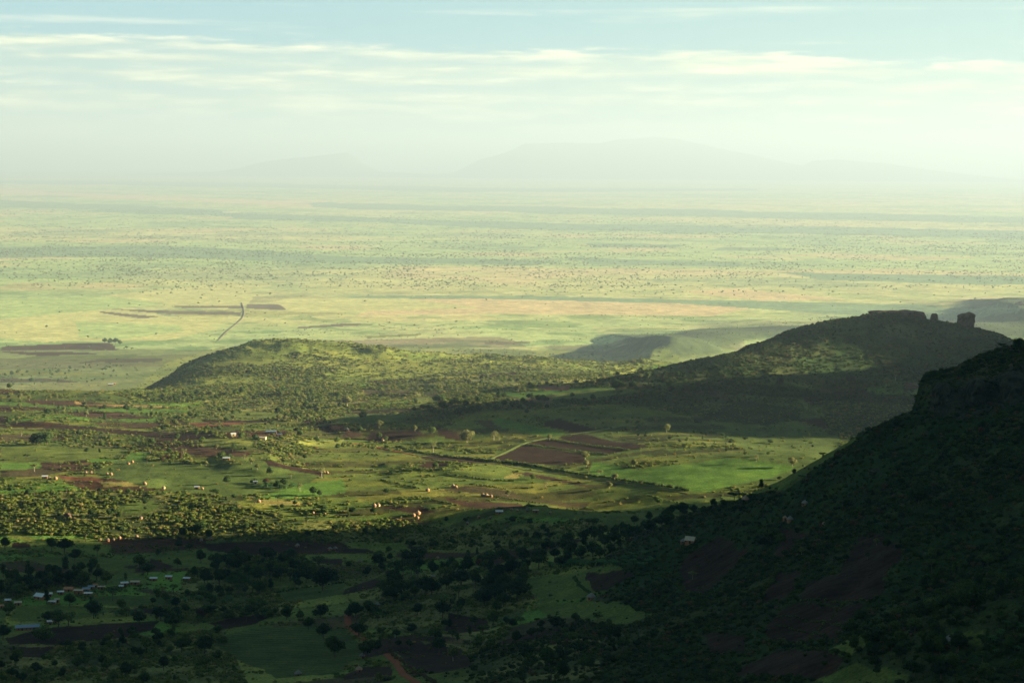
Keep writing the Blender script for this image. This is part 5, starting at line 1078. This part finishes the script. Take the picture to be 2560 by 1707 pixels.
def hedge(pts, hgt, label, width=2.4, gap=.06, m=None, dens=1.0):
    """a bushy hedge grown along a field edge; one mesh of leaf clumps"""
    c = smooth_path(pts, 1.9 / dens); rg = random.Random(len(label) * 31 + int(pts[0][0])); V = []; F = []; zz = H(c[:, 0], c[:, 1]); q0 = c[0]; z0 = zz[0]
    for (x, y), z in zip(c, zz):
        if rg.random() < gap: continue
        s = hgt * rg.uniform(.6, 1.15); ox, oy = rg.uniform(-.4, .4) * width, rg.uniform(-.4, .4) * width
        v, f = leafy([(0, 0, .45, .75, .75, .55)], 16, .30, rg.randrange(1 << 30), core=.85); q = len(V)
        V += [(x - q0[0] + ox + a[0] * s, y - q0[1] + oy + a[1] * s, z - z0 + a[2] * s) for a in v]; F += [tuple(i + q for i in ff) for ff in f]
    o = bpy.data.objects.new('hedge', mesh('hedge', V, F, m or M_HEDGE)); col.objects.link(o); o.location = (q0[0], q0[1], z0); tag(o, label, 'hedge', 'hedges along field edges')
def s5(*p): return [(860 + a * .36565, 940 + b * .36565) for a, b in p]
hedge(s5((380, 485), (500, 520), (700, 550), (960, 577)), 2.6, 'thick hedge above the small dark plots, left half of the long diagonal')
hedge(s5((960, 577), (1200, 600), (1500, 655), (1850, 705), (2100, 740), (2352, 785)), 2.6, 'long diagonal hedge bordering the bright green field')
hedge(s5((1240, 470), (1400, 487), (1640, 520), (1800, 540)), 1.7, 'thin pale hedge between the two big brown plots')
hedge(s5((1390, 435), (1560, 455), (1760, 482), (1950, 508)), 1.7, 'thin pale hedge above the big brown plots')
hedge(s5((560, 570), (680, 585), (800, 602)), 1.4, 'short pale hedge inside the dark plots')
hedge(s5((260, 710), (380, 740), (510, 768)), 1.8, 'hedge running down to the low mound left of the farms')
hedge(s5((700, 670), (820, 685), (1000, 710), (1160, 718)), 1.7, 'hedge below the bushy oval mound')
hedge(s5((860, 738), (1000, 755), (1110, 775)), 1.7, 'pale hedge above the three round huts')
hedge(s5((1010, 822), (1200, 850), (1330, 870)), 1.4, 'low hedge right of the three round huts')
hedge(s5((570, 835), (680, 865), (770, 885)), 1.8, 'hedge below the low stony mound')
hedge(s5((1640, 905), (1720, 925), (1800, 940)), 1.4, 'short hedge below the brown field at right')
hedge(s5((2080, 828 - 10), (2200, 850), (2352, 880)), 1.6, 'hedge right of the twin dark trees')
hedge([(a * .36565, 940 + b * .36565) for a, b in ((1800, 572), (2000, 610), (2200, 650))], 1.2, 'thin pale hedge along the narrow ploughed strip')
hedge([(1700 + a * .36565, 1280 + b * .36565) for a, b in ((820, 610), (1000, 605), (1130, 610), (1270, 605))], 1.1, 'dark hedge on top of the walled plots', m=M_MID)
hedge([(1700 + a * .36565, 1280 + b * .36565) for a, b in ((1130, 620), (1010, 750), (900, 840), (820, 905))], 1.1, 'diagonal hedge through the walled plots', m=M_MID)
hedge([(1700 + a * .36565, 1280 + b * .36565) for a, b in ((640, 720), (830, 735), (1010, 755), (1120, 790))], 1.0, 'middle cross hedge of the walled plots', m=M_MID)
hedge([(1700 + a * .36565, 1280 + b * .36565) for a, b in ((640, 770), (760, 800), (900, 830), (990, 845))], 1.0, 'lower cross hedge of the walled plots', m=M_MID)
hedge([(1700 + a * .36565, 1280 + b * .36565) for a, b in ((700, 870), (850, 915), (1000, 950), (1140, 1000))], 1.2, 'bottom hedge below the walled plots', m=M_MID)
hedge([(860 + a * .36565, 1280 + b * .36565) for a, b in ((1990, 425), (2120, 425), (2220, 460), (2300, 520), (2352, 560), (2500, 590), (2700, 600))], 1.5, 'curved hedge arching over the oval slope field', m=M_MID)
hedge([(860 + a * .36565, 1280 + b * .36565) for a, b in ((1570, 450), (1610, 500), (1680, 555))], 1.5, 'short double hedge leading to the lone grey hut', m=M_MID)
hedge([(860 + a * .36565, 1280 + b * .36565) for a, b in ((250, 635), (350, 610), (460, 595))], 1.8, 'straight hedge right of the pointed hut', m=M_BUSHD)
hedge([(860 + a * .36565, 1280 + b * .36565) for a, b in ((330, 965), (420, 1040), (480, 1100), (620, 1165))], 1.5, 'dark hedge on the right side of the red road', m=M_BUSHD)
hedge([(a * .36565, 1280 + b * .36565) for a, b in ((1900, 550), (2050, 520), (2200, 500), (2352, 480))], 1.3, 'stone-coloured hedge line above the curved field', m=M_BUSHD)
# bananas
BAN = [mesh('leaves', *banana_data(q), M_BANANA) for q in range(3)]
rb = random.Random(5); bit = []
for (cx_, cy_, n, wx_, wy_, hh) in ((700, 1218, 16, 40, 5, 5), (1460, 1412, 26, 90, 6, 5), (610, 1445, 14, 60, 12, 4.5), (1580, 1400, 14, 50, 22, 4.5), (500, 1500, 20, 90, 8, 4.5), (300, 1535, 14, 60, 6, 4.5), (2520, 1600, 12, 40, 40, 3.2)):
    for k in range(n):
        px, py = cx_ + rb.uniform(-wx_, wx_), cy_ + rb.uniform(-wy_, wy_); p = hit(px, py)[0]
        o = bpy.data.objects.new('banana_plant', BAN[rb.randrange(3)]); col.objects.link(o); o.location = p; s = hh * rb.uniform(.8, 1.15); o.scale = (s, s, s); o.rotation_euler = (0, 0, rb.uniform(0, 6.28)); o['category'] = 'banana plant'; o['group'] = 'banana plants in small groves'; bit.append((o, 'light green banana plant', px, py))
label_all(bit)
